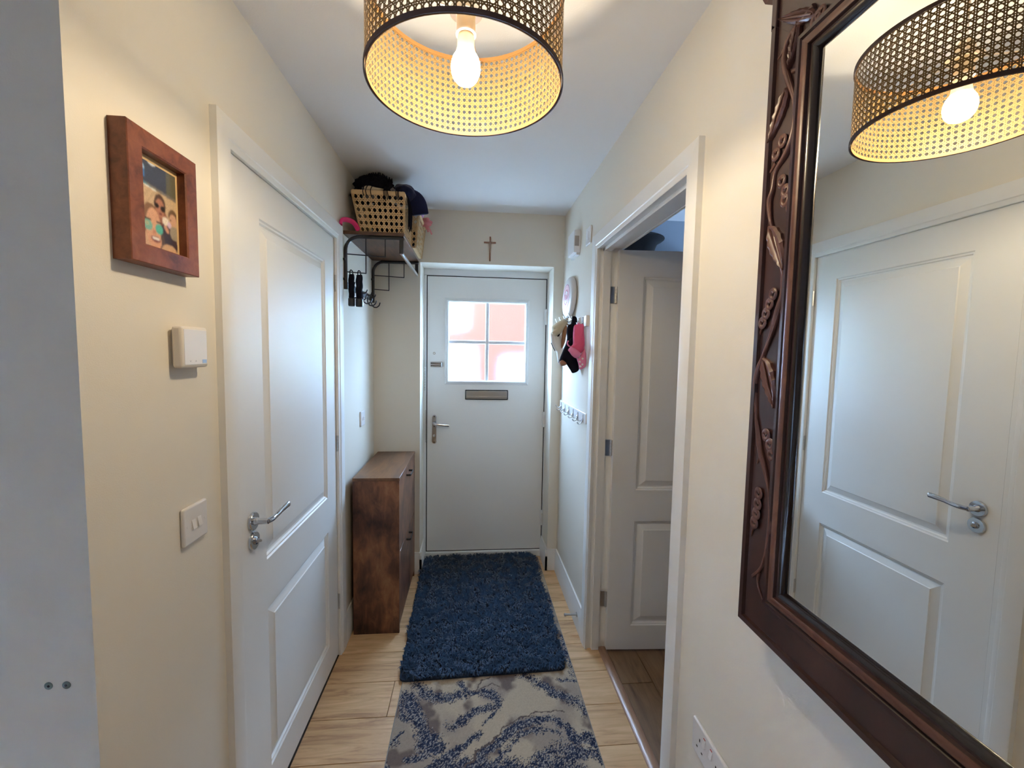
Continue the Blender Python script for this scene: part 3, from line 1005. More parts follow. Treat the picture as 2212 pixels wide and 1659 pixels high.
# profile: u inwards from the outer edge (negative outwards), height from the wall
MP = [(0.0, 0.0), (0.0, 0.054), (0.003, 0.057), (0.013, 0.057), (0.015, 0.051), (0.066, 0.049), (0.069, 0.056), (0.0765, 0.057), (0.079, 0.053),
      (0.085, 0.0585), (0.091, 0.060), (0.097, 0.0575), (0.0985, 0.053), (0.104, 0.053), (0.110, 0.044), (0.110, 0.0)]
for s, nm in (('left', 'frame_stile'), ('right', 'frame_stile'), ('top', 'frame_rail'), ('bottom', 'frame_rail')):
    pr_ = MP if s != 'top' else [(0.0, 0.0), (0.0, 0.051)] + MP[5:]
    fr = obj(nm, mitre_side((my0, mz0, my1, mz1), [(-u, h) for u, h in pr_], s, lambda a, b, h: (W - h, a, b)), M['mahog'], mir, smooth=30)
    rp = [(-0.0845, 0.050), (-0.0852, 0.0595), (-0.091, 0.0612), (-0.0968, 0.0585), (-0.0975, 0.050)]
    obj('frame_bead', mitre_side((my0, mz0, my1, mz1), rp, s, lambda a, b, h: (W - h, a, b)), M['mahog_rim'], fr, smooth=50)
    ip = [(-0.1035, 0.043), (-0.1037, 0.0545), (-0.108, 0.0535), (-0.1135, 0.0455), (-0.1135, 0.043)]
    obj('frame_lip', mitre_side((my0, mz0, my1, mz1), ip, s, lambda a, b, h: (W - h, a, b)), M['mahog_dark'], fr, smooth=50)
obj('mirror_pane', box(MX, my0 + 0.108, mz0 + 0.108, MX + 0.004, my1 - 0.108, mz1 - 0.108), M['mirror'], mir, smooth=0)
obj('backing_board', box(MX + 0.004, my0 + 0.02, mz0 + 0.02, W, my1 - 0.02, mz1 - 0.02), M['mahog_dark'], mir)
MT = 2.140
obj('frieze', box(W - 0.051, my0, mz1, W, my1, MT), M['mahog'], mir)
obj('frieze_edge', box(W - 0.057, my1 - 0.0135, mz1 - 0.0135, W, my1, MT), M['mahog'], mir, bevel=0.002)
obj('frieze_edge', box(W - 0.057, my0, mz1 - 0.0135, W, my0 + 0.0135, MT), M['mahog'], mir, bevel=0.002)
mb = MB()
cor = [(0.0, 0.0), (0.060, 0.0), (0.066, 0.008), (0.066, 0.020), (0.074, 0.026), (0.086, 0.045), (0.092, 0.060), (0.0, 0.060)]
mb.prism(cor, lambda u, v, d: (W - u, d, MT - 0.003 + v), my0 - 0.016, my1 + 0.016)
cn = obj('cornice', mb, M['mahog_rim'], mir, smooth=30)
obj('cornice_cap', box(W - 0.1, my0 - 0.03, MT + 0.055, W, my1 + 0.03, MT + 0.071), M['mahog'], cn, bevel=0.004)

CX = W - 0.0495                         # surface that carries the carving


def z5(x, y):
    return px(1580 + x / 3.5, y / 3.5, 0, CX)


def z6(x, y):
    return px(1580 + x / 3.318, 400 + y / 3.318, 0, CX)


def z7(x, y):
    return px(1560 + x / 2.963, 860 + y / 2.963, 0, CX)


def lift(p, d):
    return Vector((p.x - d, p.y, p.z))


vine = ([z5(*q) for q in ((640, 40), (560, 150), (470, 250), (425, 350), (412, 470), (440, 600), (482, 740), (492, 900), (470, 1050), (415, 1180), (345, 1300), (325, 1440))] +
        [z6(*q) for q in ((285, 120), (288, 240), (315, 330), (345, 450), (385, 600), (380, 700), (372, 800), (345, 900), (300, 1050), (240, 1220), (200, 1330), (182, 1450), (188, 1600))] +
        [z7(*q) for q in ((232, 150), (255, 330), (288, 480), (313, 620), (322, 760), (314, 880), (290, 1000), (250, 1090), (198, 1135))])
stile = [c for c in mir.children if c.name.startswith('frame_stile')]
stile = max(stile, key=lambda o: sum(v.co.y for v in o.data.vertices))
vp = catmull([lift(p, 0.001) for p in vine], 5)
vr = [0.0066 + 0.0014 * math.sin(i * 0.35) for i in range(len(vp))]
for i in range(12):
    vr[-1 - i] *= 0.35 + 0.05 * i
vn = obj('carved_vine', MB().tube(vp, [(r * 0.75, r) for r in vr], 8), M['carve'], stile, smooth=60)
vp2 = catmull([lift(p, 0.0035) + Vector((0, 0.0045 * math.sin(i * 0.9), 0)) for i, p in enumerate(vine)], 5)
obj('carved_vine', MB().tube(vp2, 0.0026, 6), M['carve'], stile, smooth=60)
for pts in ([z5(405, 370), z5(385, 415), z5(357, 450)], [z5(470, 540), z5(505, 520), z5(512, 492)], [z5(475, 1000), z5(478, 1060), z5(462, 1085)],
            [z5(345, 1235), z5(310, 1290), z5(278, 1335)], [z6(290, 80), z6(262, 160), z6(232, 190)], [z6(350, 880), z6(372, 930), z6(374, 978)],
            [z7(250, 330), z7(245, 375), z7(230, 418)], [z7(240, 1110), z7(232, 1190), z7(262, 1290)], [z6(240, 1230), z6(250, 1270), z6(262, 1300)]):
    pp = catmull([lift(p, 0.001) for p in pts], 5)
    obj('carved_tendril', MB().tube(pp, [(0.004 * (1 - 0.6 * i / len(pp)), 0.004 * (1 - 0.6 * i / len(pp))) for i in range(len(pp))], 7), M['carve'], stile, smooth=60)


def carved_leaf(base, tip, wid, notch=0.0):
    """leaf with raised halves, mid rib and veins"""
    b, t = lift(base, 0), lift(tip, 0)
    ax = (t - b)
    L = ax.length
    ax = ax / L
    sd_ = Vector((0, -ax.z, ax.y))
    N = 12
    mb = MB()
    for sg in (1, -1):
        vs, fs = [], []
        for i in range(N + 1):
            s = i / N
            w = wid * math.sin(math.pi * min(1, s ** 0.75)) ** 0.8 * (1.0 if sg > 0 else 0.9)
            if notch and s > 0.72:
                w *= 0.75
            ser = 1 + 0.06 * math.cos(i * math.pi)
            for j, (f_, hh) in enumerate(((0.0, 0.0045), (0.35, 0.0085), (0.7, 0.0095), (1.0, 0.0055), (1.02, 0.0))):
                vein = -0.0016 if (i % 2 and 0 < j < 3) else 0
                p = b + ax * (L * (s - 0.10 * f_ * (1 - s))) + sd_ * (sg * w * f_ * ser)
                vs.append((p.x - hh - vein, p.y, p.z))
        for i in range(N):
            for j in range(4):
                q = (i * 5 + j, i * 5 + j + 1, (i + 1) * 5 + j + 1, (i + 1) * 5 + j)
                fs.append(q if sg > 0 else tuple(reversed(q)))
        mb.add(vs, fs)
    mb.tube([lift(b, 0.0075), lift(b + ax * L * 0.5, 0.0085), lift(t, 0.004)], [0.0022, 0.0018, 0.0008], 6)
    return obj('carved_leaf', mb, M['carve'], stile, smooth=25, recalc=False)


carved_leaf(z5(430, 700), z5(303, 1085), 0.0145)
carved_leaf(z5(520, 190), z5(455, 520), 0.011)
carved_leaf(z5(640, 110), z5(380, 150), 0.011)
carved_leaf(z6(300, 320), z6(398, 610), 0.0185)
carved_leaf(z6(255, 1268), z6(328, 1600), 0.0185)


def curls(centres, tail, r=0.0082):
    mb = MB()
    for k_, c in enumerate(centres):
        pts = []
        for i in range(22):
            a = 0.6 + 2 * math.pi * 1.35 * i / 21
            rr_ = r * (1.0 - 0.42 * i / 21)
            pts.append((c.x - 0.0035 - 0.0016 * (i / 21) - 0.0012 * k_ * 0.3, c.y + rr_ * math.cos(a), c.z + rr_ * 1.15 * math.sin(a)))
        mb.tube(pts, [(0.0040, 0.0025)] * len(pts), 6)
    e = centres[-1]
    pts = catmull([lift(e, 0.003) + Vector((0, -r * 0.8, 0)), lift((e + tail) / 2, 0.003), lift(tail, 0.0)], 5)
    mb.tube(pts, [0.003 * (1 - 0.7 * i / len(pts)) for i in range(len(pts))], 6)
    return obj('carved_curl', mb, M['carve'], stile, smooth=50)


curls([z5(400, 1070), z5(352, 1172)], z5(320, 1235))
curls([z5(395, 1375), z5(425, 1445), z6(400, 112)], z6(418, 228))
curls([z6(313, 785), z6(288, 855), z6(264, 925), z6(240, 990)], z6(210, 1098))
curls([z7(292, 238), z7(318, 300), z7(330, 365)], z7(346, 470))
curls([z7(245, 612), z7(240, 680), z7(232, 740), z7(220, 798)], z7(190, 888))
curls([z5(690, 110), z5(655, 150)], z5(640, 190), 0.009)

# ================================================================== PICTURE ON THE LEFT WALL
pf = thing('picture_frame', (0, 0.926, 1.636), 'red-brown wooden picture frame with a beach selfie photo', 'picture frame')
PFP = [(0, 0.0), (0, 0.030), (0.0015, 0.0315), (0.0335, 0.0315), (0.036, 0.029), (0.036, 0.0)]
for s, nm in (('left', 'frame_side'), ('right', 'frame_side'), ('top', 'frame_rail'), ('bottom', 'frame_rail')):
    obj(nm, mitre_side((0.8315, 1.6365, 1.0205, 1.8785), [(-u, h) for u, h in PFP], s, lambda a, b, h: (h, a, b)), M['frame'], pf, smooth=20)
obj('mount', box(0.004, 0.864, 1.668, 0.014, 0.988, 1.846), M['tan'], pf)


def paint_grid(name, nx, ny, fn, colf, mt, parent, thick=None):
    """flat painted sheet: fn(s,t)->xyz, colf(s,t)->rgb"""
    vs = [fn(i / nx, j / ny) for j in range(ny + 1) for i in range(nx + 1)]
    fs = [(j * (nx + 1) + i, j * (nx + 1) + i + 1, (j + 1) * (nx + 1) + i + 1, (j + 1) * (nx + 1) + i) for j in range(ny) for i in range(nx)]
    o = obj(name, MB().add(vs, fs), mt, parent, smooth=0, recalc=False)
    ca_ = o.data.color_attributes.new('Col', 'FLOAT_COLOR', 'POINT')
    cols = np.ones((len(vs), 4), dtype=np.float32)
    c3 = colf(nx, ny)
    cols[:, :3] = c3.reshape(-1, 3)
    ca_.data.foreach_set('color', cols.ravel())
    return o


def s2l(c):
    c = np.array(c, dtype=np.float32) / 255.0
    return np.where(c <= 0.04045, c / 12.92, ((c + 0.055) / 1.055) ** 2.4)


def photo_cols(nx, ny):
    S, T = np.meshgrid(np.linspace(0, 1, nx + 1), np.linspace(0, 1, ny + 1))
    rs = np.random.RandomState(3)
    img = np.zeros((ny + 1, nx + 1, 3), np.float32)
    img[:] = s2l((196, 166, 130))
    img *= (1 + 0.10 * np.sin(60 * T + 6 * np.sin(9 * S)) * (S < 0.6))[..., None]

    def put(mask, c):
        img[mask] = s2l(c)

    def ell(cx, cy, rx, ry, c, rot=0.0):
        dx, dy = S - cx, T - cy
        u, v = dx * math.cos(rot) + dy * math.sin(rot), -dx * math.sin(rot) + dy * math.cos(rot)
        put((u / rx) ** 2 + (v / ry) ** 2 < 1, c)
    shore = 0.735 - 0.06 * S
    put(T > shore, (62, 66, 82))
    put((T > shore) & (S > 0.75), (96, 92, 74))
    put((T > shore) & (T < shore + 0.035), (120, 112, 104))
    put((T > shore) & (T < 0.80 - 0.22 * S) & (S < 0.5), (60, 120, 140))
    put((T > shore - 0.012) & (T < shore + 0.004) & (S < 0.5), (225, 225, 215))
    ell(0.15, 0.90, 0.075, 0.055, (170, 205, 235))
    put((abs(S - 0.15) < 0.075) & (T > 0.80) & (T < 0.90), (70, 120, 180))
    ell(0.40, 1.0, 0.09, 0.022, (215, 222, 228))
    # person behind
    ell(0.60, 0.36, 0.17, 0.15, (150, 92, 70))
    ell(0.57, 0.555, 0.145, 0.13, (88, 62, 50))
    ell(0.565, 0.515, 0.115, 0.115, (176, 118, 92))
    ell(0.49, 0.535, 0.055, 0.030, (38, 28, 28))
    ell(0.64, 0.52, 0.060, 0.036, (38, 28, 28))
    ell(0.58, 0.45, 0.045, 0.012, (120, 60, 55))
    # dark clothes
    ell(0.78, 0.17, 0.24, 0.16, (58, 44, 56), -0.5)
    # child
    ell(0.90, 0.48, 0.12, 0.085, (110, 82, 58))
    ell(0.90, 0.43, 0.10, 0.075, (205, 160, 134))
    ell(0.84, 0.425, 0.014, 0.010, (60, 40, 40))
    ell(0.93, 0.27, 0.12, 0.09, (158, 146, 128))
    ell(0.70, 0.385, 0.085, 0.05, (228, 214, 196))
    ell(0.80, 0.355, 0.05, 0.04, (214, 186, 206))
    ell(0.72, 0.29, 0.07, 0.035, (206, 150, 122), -0.5)
    # smiling person in front
    ell(0.33, 0.30, 0.215, 0.230, (132, 96, 66))
    ell(0.60, 0.06, 0.07, 0.16, (88, 66, 58))
    ell(0.10, 0.07, 0.20, 0.12, (206, 164, 126))
    ell(0.78, 0.02, 0.20, 0.09, (206, 164, 126))
    ell(0.39, 0.25, 0.185, 0.235, (214, 160, 124))
    ell(0.43, 0.10, 0.15, 0.10, (216, 158, 122))
    ell(0.26, 0.265, 0.105, 0.062, (120, 176, 158))
    ell(0.53, 0.255, 0.095, 0.062, (84, 178, 158))
    ell(0.24, 0.28, 0.05, 0.03, (168, 178, 140))
    put((abs(T - 0.335) < 0.010) & (((S > 0.16) & (S < 0.33)) | ((S > 0.46) & (S < 0.60))), (58, 40, 40))
    ell(0.41, 0.20, 0.045, 0.03, (196, 134, 104))
    ell(0.44, 0.122, 0.115, 0.036, (120, 48, 48))
    ell(0.44, 0.130, 0.095, 0.020, (238, 230, 222))
    for _ in range(2):
        pd = np.pad(img, ((1, 1), (1, 1), (0, 0)), mode='edge')
        img = (pd[1:-1, 1:-1] * 2 + pd[:-2, 1:-1] + pd[2:, 1:-1] + pd[1:-1, :-2] + pd[1:-1, 2:]) / 6
    img = img * (0.90 + 0.20 * rs.rand(ny + 1, nx + 1))[..., None]
    return img


paint_grid('photo_print', 70, 100, lambda s, t: (0.0146, 0.8690 + s * 0.1090, 1.6725 + t * 0.1600), photo_cols, M['print'], pf)

# ================================================================== THERMOSTAT, SWITCHES, SOCKET
th = thing('thermostat', (0, 1.004, 1.438), 'square white wall thermostat with a pale touch face', 'thermostat')
obj('back_plate', box(0.0, 0.972, 1.445, 0.008, 1.036, 1.521), M['plastic'], th)
obj('housing', box(0.006, 0.9605, 1.4390, 0.0275, 1.0495, 1.5280), M['plastic_warm'], th, bevel=0.006, seg=3)
face = obj('touch_face', box(0.0265, 0.9665, 1.4455, 0.0285, 1.0435, 1.5215), M['plastic'], th, bevel=0.0015)
obj('logo', box(0.0283, 1.026, 1.4485, 0.0288, 1.0405, 1.4565), M['blue_mark'], face)
for yy in (0.985, 1.003):
    mb = MB()
    sg = 1 if yy < 1 else -1
    mb.prism([(yy - 0.0022, 1.4535 + 0.0016 * sg), (yy, 1.4535 - 0.0016 * sg), (yy + 0.0022, 1.4535 + 0.0016 * sg), (yy, 1.4535 - 0.0006 * sg)], lambda u, v, d: (d, u, v), 0.0284, 0.0288)
    obj('arrow_mark', mb, M['greymark'], face, smooth=0)


def plate_mb(fn, w, h, t, r=0.004):
    return MB().prism([(-w / 2, -h / 2), (w / 2, -h / 2), (w / 2, h / 2), (-w / 2, h / 2)], fn, 0, t)


def switch(name, fn, base, w, h, label, rockers, cat='light switch'):
    t = thing(name, base, label, cat)
    obj('face_plate', plate_mb(fn, w, h, 0.0095), M['plastic'], t, bevel=0.0045, seg=3)
    for u in rockers:
        vs = [(u - 0.0065, -0.0105, 0.0135), (u + 0.0065, -0.0105, 0.0135), (u + 0.0065, 0.0105, 0.0098), (u - 0.0065, 0.0105, 0.0098)]
        lo = [(a, b, 0.006) for a, b, _ in vs]
        mb = MB().add([fn(*q) for q in vs + lo], [(0, 1, 2, 3), (7, 6, 5, 4), (0, 4, 5, 1), (1, 5, 6, 2), (2, 6, 7, 3), (3, 7, 4, 0)])
        obj('rocker', mb, M['plastic'], t, smooth=0)
    for u in (-0.030, 0.030):
        o0 = Vector(fn(u, 0, 0.0093))
        obj('screw_cap', MB().lathe([(0.0030, 0), (0.0030, 0.0006), (0.0012, 0.0008)], o0, Vector(fn(u, 0, 1)) - Vector(fn(u, 0, 0)), 12), M['plastic'], t)
    return t


switch('light_switch', lambda u, v, d: (d, 1.0165 + u, 1.0865 + v), (0, 1.0165, 1.043), 0.084, 0.086, 'white double light switch beside the door with the lever handle', (-0.010, 0.010))
switch('light_switch', lambda u, v, d: (d, 2.526 + u, 1.094 + v), (0, 2.526, 1.05), 0.086, 0.086, 'white double light switch above the shoe cabinet', (-0.010, 0.010))

so = thing('wall_socket', (W, 0.937, 0.470), 'white double plug socket below the carved mirror', 'socket')
fs_ = lambda u, v, d: (W - d, 0.9370 - u, 0.5075 + v)
obj('face_plate', plate_mb(fs_, 0.147, 0.086, 0.0095), M['plastic'], so, bevel=0.004, seg=3)
for sgn in (-1, 1):
    cu = sgn * 0.036
    pins = MB()
    for (a0, a1, b0, b1) in ((cu - 0.002, cu + 0.002, 0.002, 0.010), (cu - 0.0145, cu - 0.0085, -0.0205, -0.0165), (cu + 0.0085, cu + 0.0145, -0.0205, -0.0165)):
        pins.prism([(a0, b0), (a1, b0), (a1, b1), (a0, b1)], fs_, 0.009, 0.0098)
    obj('pin_holes', pins, M['filler'], so, smooth=0)
    ru = cu - sgn * 0.021
    vs = [(ru - 0.0055, 0.007, 0.0138), (ru + 0.0055, 0.007, 0.0138), (ru + 0.0055, 0.029, 0.0098), (ru - 0.0055, 0.029, 0.0098)]
    lo = [(a, b, 0.006) for a, b, _ in vs]
    rk = obj('rocker', MB().add([fs_(*q) for q in vs + lo], [(0, 1, 2, 3), (7, 6, 5, 4), (0, 4, 5, 1), (1, 5, 6, 2), (2, 6, 7, 3), (3, 7, 4, 0)]), M['plastic'], so, smooth=0)
    obj('red_mark', MB().prism([(ru - 0.004, 0.0275), (ru + 0.004, 0.0275), (ru + 0.004, 0.0295), (ru - 0.004, 0.0295)], fs_, 0.0085, 0.0106), M['red'], rk, smooth=0)

# wall plugs on the shaded wall
for i, (xx, lab) in enumerate(((-0.073, 'bare grey wall plug in the shaded wall, further from the corner'), (-0.0452, 'bare grey wall plug in the shaded wall, closer to the corner'))):
    wp = thing('wall_plug', (xx, YC, 0.911), lab, 'wall plug', group='wall plugs in the shaded wall')
    obj('sleeve', MB().lathe([(0.0066, 0.0), (0.0066, 0.0006), (0.0058, 0.0010)], (xx, YC, 0.911), (0, -1, 0), 16), M['plug'], wp)
    obj('hole', MB().lathe([(0.0022, 0.0008), (0.0020, 0.0013)], (xx + 0.0004 - 0.001 * i, YC, 0.9107), (0, -1, 0), 10), M['filler'], wp)

# ================================================================== SHOE CABINET
cab = thing('shoe_cabinet', (0.147, 2.51, 0), 'slim rustic brown wooden shoe cabinet with two flap doors', 'shoe cabinet')
KX0, KX1, KY0, KY1, KZ = 0.030, 0.2635, 2.214, 2.812, 0.833
obj('top', box(KX0, KY0 - 0.001, KZ - 0.016, KX1 + 0.002, KY1, KZ), M['rustic_top'], cab, bevel=0.001)
obj('side_panel', box(KX0, KY0, 0, KX1, KY0 + 0.016, KZ - 0.0165), M['rustic'], cab, bevel=0.0008)
obj('side_panel', box(KX0, KY1 - 0.016, 0, KX1, KY1, KZ - 0.0165), M['rustic'], cab, bevel=0.0008)
obj('back_panel', box(KX0 + 0.002, KY0 + 0.016, 0.02, KX0 + 0.008, KY1 - 0.016, KZ - 0.018), M['rustic'], cab)
obj('plinth', box(KX0 + 0.03, KY0 + 0.016, 0.0, KX1 - 0.03, KY1 - 0.016, 0.03), M['rustic'], cab)
for (za, zb, hp) in ((0.432, 0.812, (882.5, 1027)), (0.036, 0.427, (882.5, 1158))):
    dr = obj('flap_door', box(KX1 - 0.017, KY0 + 0.018, za, KX1 - 0.001, KY1 - 0.018, zb), M['rustic'], cab, bevel=0.001)
    c = px(hp[0], hp[1], 0, KX1 + 0.012)
    zz = min(c.z, zb - 0.03)
    pts = catmull([(KX1 - 0.002, 2.465, zz), (KX1 + 0.018, 2.467, zz), (KX1 + 0.023, 2.474, zz), (KX1 + 0.023, 2.556, zz), (KX1 + 0.018, 2.563, zz), (KX1 - 0.002, 2.565, zz)], 4)
    obj('handle', MB().tube(pts, [(0.006, 0.0035)] * len(pts), 8), M['black'], dr, smooth=50)

# ================================================================== WALL SHELF WITH COAT HOOKS
SY0, SY1, SX1, SZ = 2.200, 2.812, 0.290, 2.045
shf = thing('coat_shelf', (0, 2.5, 1.78), 'wall shelf of rustic wood on black metal brackets with chrome rail', 'shelf')
obj('board', box(0.0, SY0, SZ, SX1, SY1, SZ + 0.0165), M['rustic_shaded'], shf, bevel=0.001)


def bracket(yb):
    pts = [(0.0085, yb, 1.782), (0.0085, yb, SZ - 0.075)]
    for i in range(1, 9):
        a = math.pi - math.pi / 2 * i / 8
        pts.append((0.0085 + 0.066 + 0.066 * math.cos(a), yb, SZ - 0.075 + 0.066 * math.sin(a)))
    pts.append((SX1 - 0.002, yb, SZ - 0.009))
    br = obj('bracket', MB().tube(pts, [(0.0085, 0.0085)] * len(pts), 10), M['black'], shf, smooth=60)
    wires = [((0.105, 1.861), (0.105, SZ - 0.01)), ((0.198, 1.944), (0.198, SZ - 0.012)), ((0.008, 1.952), (0.200, 1.944)), ((0.008, 1.866), (0.107, 1.861))]
    for (a, b_) in wires:
        obj('wire', MB().tube([(a[0], yb, a[1]), (b_[0], yb, b_[1])], 0.0028, 6), M['black'], br)
    obj('rail_post', box(0.266, yb - 0.004, 1.962, 0.286, yb + 0.004, SZ - 0.004), M['black'], br, bevel=0.001)
    for zz in (1.83, 1.925):
        obj('wall_lug', MB().tube([(0.0, yb - 0.010, zz), (0.010, yb - 0.010, zz)], 0.006, 8), M['black'], br)
    return br


bracket(SY0 + 0.010)
bracket(SY1 - 0.014)
obj('hanging_rail', MB().tube([(0.277, SY0 + 0.008, 1.965), (0.277, SY1 - 0.012, 1.962)], 0.0095, 14), M['chrome'], shf, smooth=60)
hr = obj('hook_rail', box(0.002, 2.215, 1.789, 0.006, 2.80, 1.822), M['black'], shf, bevel=0.001)
hook0 = None
for yh in (2.27, 2.40, 2.53, 2.64, 2.74):
    hk = [(0.006, yh, 1.815), (0.010, yh, 1.79), (0.012, yh, 1.768), (0.022, yh, 1.752), (0.040, yh, 1.748), (0.056, yh, 1.760), (0.062, yh, 1.778)]
    obj('hook', MB().tube(catmull(hk, 4), 0.0036, 8), M['black'], hr, smooth=60)
    obj('hook', MB().tube(catmull([(0.006, yh, 1.812), (0.016, yh, 1.806), (0.030, yh, 1.812), (0.036, yh, 1.826)], 4), 0.0032, 8), M['black'], hr, smooth=60)


def umbrella(x, yb, zt, zb, r, lab):
    u = thing('folded_umbrella', (x, yb, zb), lab, 'umbrella', group='umbrellas hung from the shelf bracket')
    n = 14
    pts, rad = [], []
    for i in range(n + 1):
        t = i / n
        pts.append((x + 0.0012 * math.sin(t * 17), yb, zt - 0.014 - (zt - 0.014 - zb - 0.040) * t))
        rad.append(r * (0.80 + 0.16 * math.sin(t * 9) * 0.4 + 0.2 * (1 - abs(2 * t - 1))))
    obj('folded_canopy', MB().tube(pts, rad, 12), M['blackcloth'], u, smooth=40)
    obj('handle', MB().lathe([(r * 0.85, 0), (r * 1.05, 0.004), (r * 1.05, 0.034), (r * 0.9, 0.040), (r * 0.4, 0.041)], (x, yb, zb + 0.041), (0, 0, -1), 18), M['black'], u)
    obj('strap', MB().tube(catmull([(x - 0.006, yb, zt - 0.02), (x - 0.006, yb - 0.004, zt - 0.002), (x, yb - 0.005, zt + 0.007), (x + 0.006, yb + 0.002, zt - 0.002), (x + 0.006, yb, zt - 0.02)], 4), 0.0025, 6), M['blackcloth'], u)
    return u


umbrella(0.0345, 2.212, 1.868, 1.699, 0.0155, 'folded black compact umbrella under the shelf, against the wall')
umbrella(0.0720, 2.212, 1.866, 1.697, 0.0175, 'folded black compact umbrella under the shelf, away from the wall')

# ---- baskets on the shelf
BZ = SZ + 0.0165


def basket(name, yb0, yb1, label, xb=(0.078, 0.286), xt=(0.040, 0.288), flare=0.012):
    t = thing(name, ((xb[0] + xb[1]) / 2, (yb0 + yb1) / 2, BZ), label, 'basket')
    zt = BZ + 0.190
    bot = [(xb[0], yb0 + flare), (xb[1], yb0 + flare), (xb[1], yb1 - flare), (xb[0], yb1 - flare)]
    top = [(xt[0], yb0), (xt[1], yb0), (xt[1], yb1), (xt[0], yb1)]
    for k_ in range(4):
        b0, b1, t0, t1 = bot[k_], bot[(k_ + 1) % 4], top[k_], top[(k_ + 1) % 4]
        nu = 9 if k_ % 2 == 0 else 10
        nv = 6
        e = Vector((b1[0] - b0[0], b1[1] - b0[1], 0)).normalized()
        nr = Vector((e.y, -e.x, 0))

        def S(u, v, l, b0=b0, b1=b1, t0=t0, t1=t1, nu=nu, nv=nv, nr=nr):
            a = u / nu
            w = min(max(v / nv, 0), 1.0)
            p = interp(interp(b0, b1, a), interp(t0, t1, a), w)
            return (p[0] + nr.x * 0.0006 * l, p[1] + nr.y * 0.0006 * l, BZ + 0.001 + (zt - BZ - 0.006) * w)
        wv = obj('woven_side', weave(S, nu, nv, 0.072, 0.060, 0.120, False), M['cane_basket'], t, smooth=0, recalc=False)
        wv['kind'] = 'stuff'
    # wrapped rim
    ringp = [(p[0], p[1], zt) for p in top]
    for k_ in range(4):
        a, b_ = Vector(ringp[k_]), Vector(ringp[(k_ + 1) % 4])
        n = 36
        pts = [a + (b_ - a) * (i / n) for i in range(n + 1)]
        obj('rim', MB().tube(pts, [(0.011 + 0.0008 * (i % 2), 0.0055 + 0.0008 * (i % 2)) for i in range(n + 1)], 8), M['cane_basket'], t, smooth=20)
    obj('base', box(xb[0] + 0.002, yb0 + flare + 0.002, BZ, xb[1] - 0.002, yb1 - flare - 0.002, BZ + 0.006), M['cane_basket'], t)
    return t


basket('cane_basket', 2.215, 2.470, 'open-weave cane basket heaped with dark scarves on the shelf')
fb = basket('cane_basket', 2.490, 2.800, 'open-weave cane basket with a pink bow, at the end wall', xb=(0.092, 0.306), xt=(0.066, 0.326))

bt = thing('dark_basket_fill', (0.20, 2.645, BZ + 0.006), 'dark cloth filling added to make the far cane basket dark inside', 'cloth')
obj('bundle', MB().blob((0.200, 2.645, BZ + 0.098), (0.088, 0.120, 0.084), 0.08, 2.5, 4, 5.3), M['blackcloth'], bt, smooth=60)  # dark filling added for a shaded inside behind the weave
obj('fold', MB().blob((0.215, 2.60, BZ + 0.165), (0.06, 0.07, 0.03), 0.2, 3.0, 3, 1.3), M['greycloth'], bt, smooth=60)
# ---- what is heaped in the basket
zt = BZ + 0.190
sc_ = thing('scarf', (0.13, 2.33, zt), 'black fringed scarf heaped on top of the cane basket', 'scarf')
mb = MB()
mb.blob((0.120, 2.325, zt + 0.056), (0.092, 0.095, 0.060), 0.22, 3.2, 4, 1.0)
mb.blob((0.158, 2.300, zt + 0.052), (0.066, 0.072, 0.056), 0.25, 3.5, 4, 4.0)
mb.blob((0.060, 2.305, zt + 0.008), (0.047, 0.070, 0.036), 0.15, 3.0, 4, 6.0)
mb.blob((0.205, 2.235, zt + 0.004), (0.022, 0.020, 0.032), 0.3, 3, 3, 2.2)
obj('heap', mb, M['blackcloth'], sc_, smooth=60)
obj('dark_fill', MB().blob((0.178, 2.345, BZ + 0.102), (0.086, 0.096, 0.090), 0.08, 2.5, 4, 3.3), M['blackcloth'], sc_, smooth=60)  # added dark filling, so the holes of the weave look shaded
fr_ = MB()
rnd = random.Random(5)
for i in range(26):                     # long tassels at the outer side
    yy = 2.262 + 0.0022 * i
    xx = 0.302 + 0.004 * math.sin(i * 2.1)
    L = 0.115 + 0.04 * rnd.random()
    fr_.tube(catmull([(0.262, yy, zt + 0.020), (0.294, yy, zt + 0.012), (xx, yy + 0.004, zt - 0.02), (xx + 0.002 + 0.005 * rnd.random(), yy + 0.010 * rnd.random(), zt - 0.06), (xx + 0.006 * rnd.random(), yy + 0.012 * rnd.random(), zt - L)], 4), 0.0022, 5)
o = obj('fringe', fr_, M['blackcloth'], sc_, smooth=60)
o['kind'] = 'stuff'
fr_ = MB()
for (xx, L) in ((0.098, 0.035), (0.112, 0.03), (0.135, 0.04), (0.197, 0.06), (0.203, 0.07), (0.210, 0.058), (0.216, 0.05), (0.255, 0.05), (0.262, 0.06), (0.268, 0.055)):
    fr_.tube(catmull([(xx, 2.25, zt + 0.042), (xx - 0.003, 2.222, zt + 0.030), (xx - 0.005, 2.204, zt + 0.004), (xx - 0.002 + 0.004 * rnd.random(), 2.2025, zt - L * 0.6)], 4), 0.0019, 5)
for i in range(14):
    xx = 0.07 + 0.011 * i
    fr_.tube([(xx, 2.30, zt + 0.070 + 0.035 * math.sin(math.pi * (i + 1) / 15)), (xx + 0.008 * rnd.random(), 2.275, zt + 0.080 + 0.034 * math.sin(math.pi * (i + 1) / 15) + 0.006 * rnd.random()), (xx + 0.012, 2.250, zt + 0.058 + 0.026 * math.sin(math.pi * (i + 1) / 15))], 0.003, 5)
o = obj('fringe', fr_, M['blackcloth'], sc_, smooth=60)
o['kind'] = 'stuff'
gc = thing('folded_hat', (0.15, 2.30, zt), 'grey felt hat with a cream lining tucked under the black scarf', 'hat')
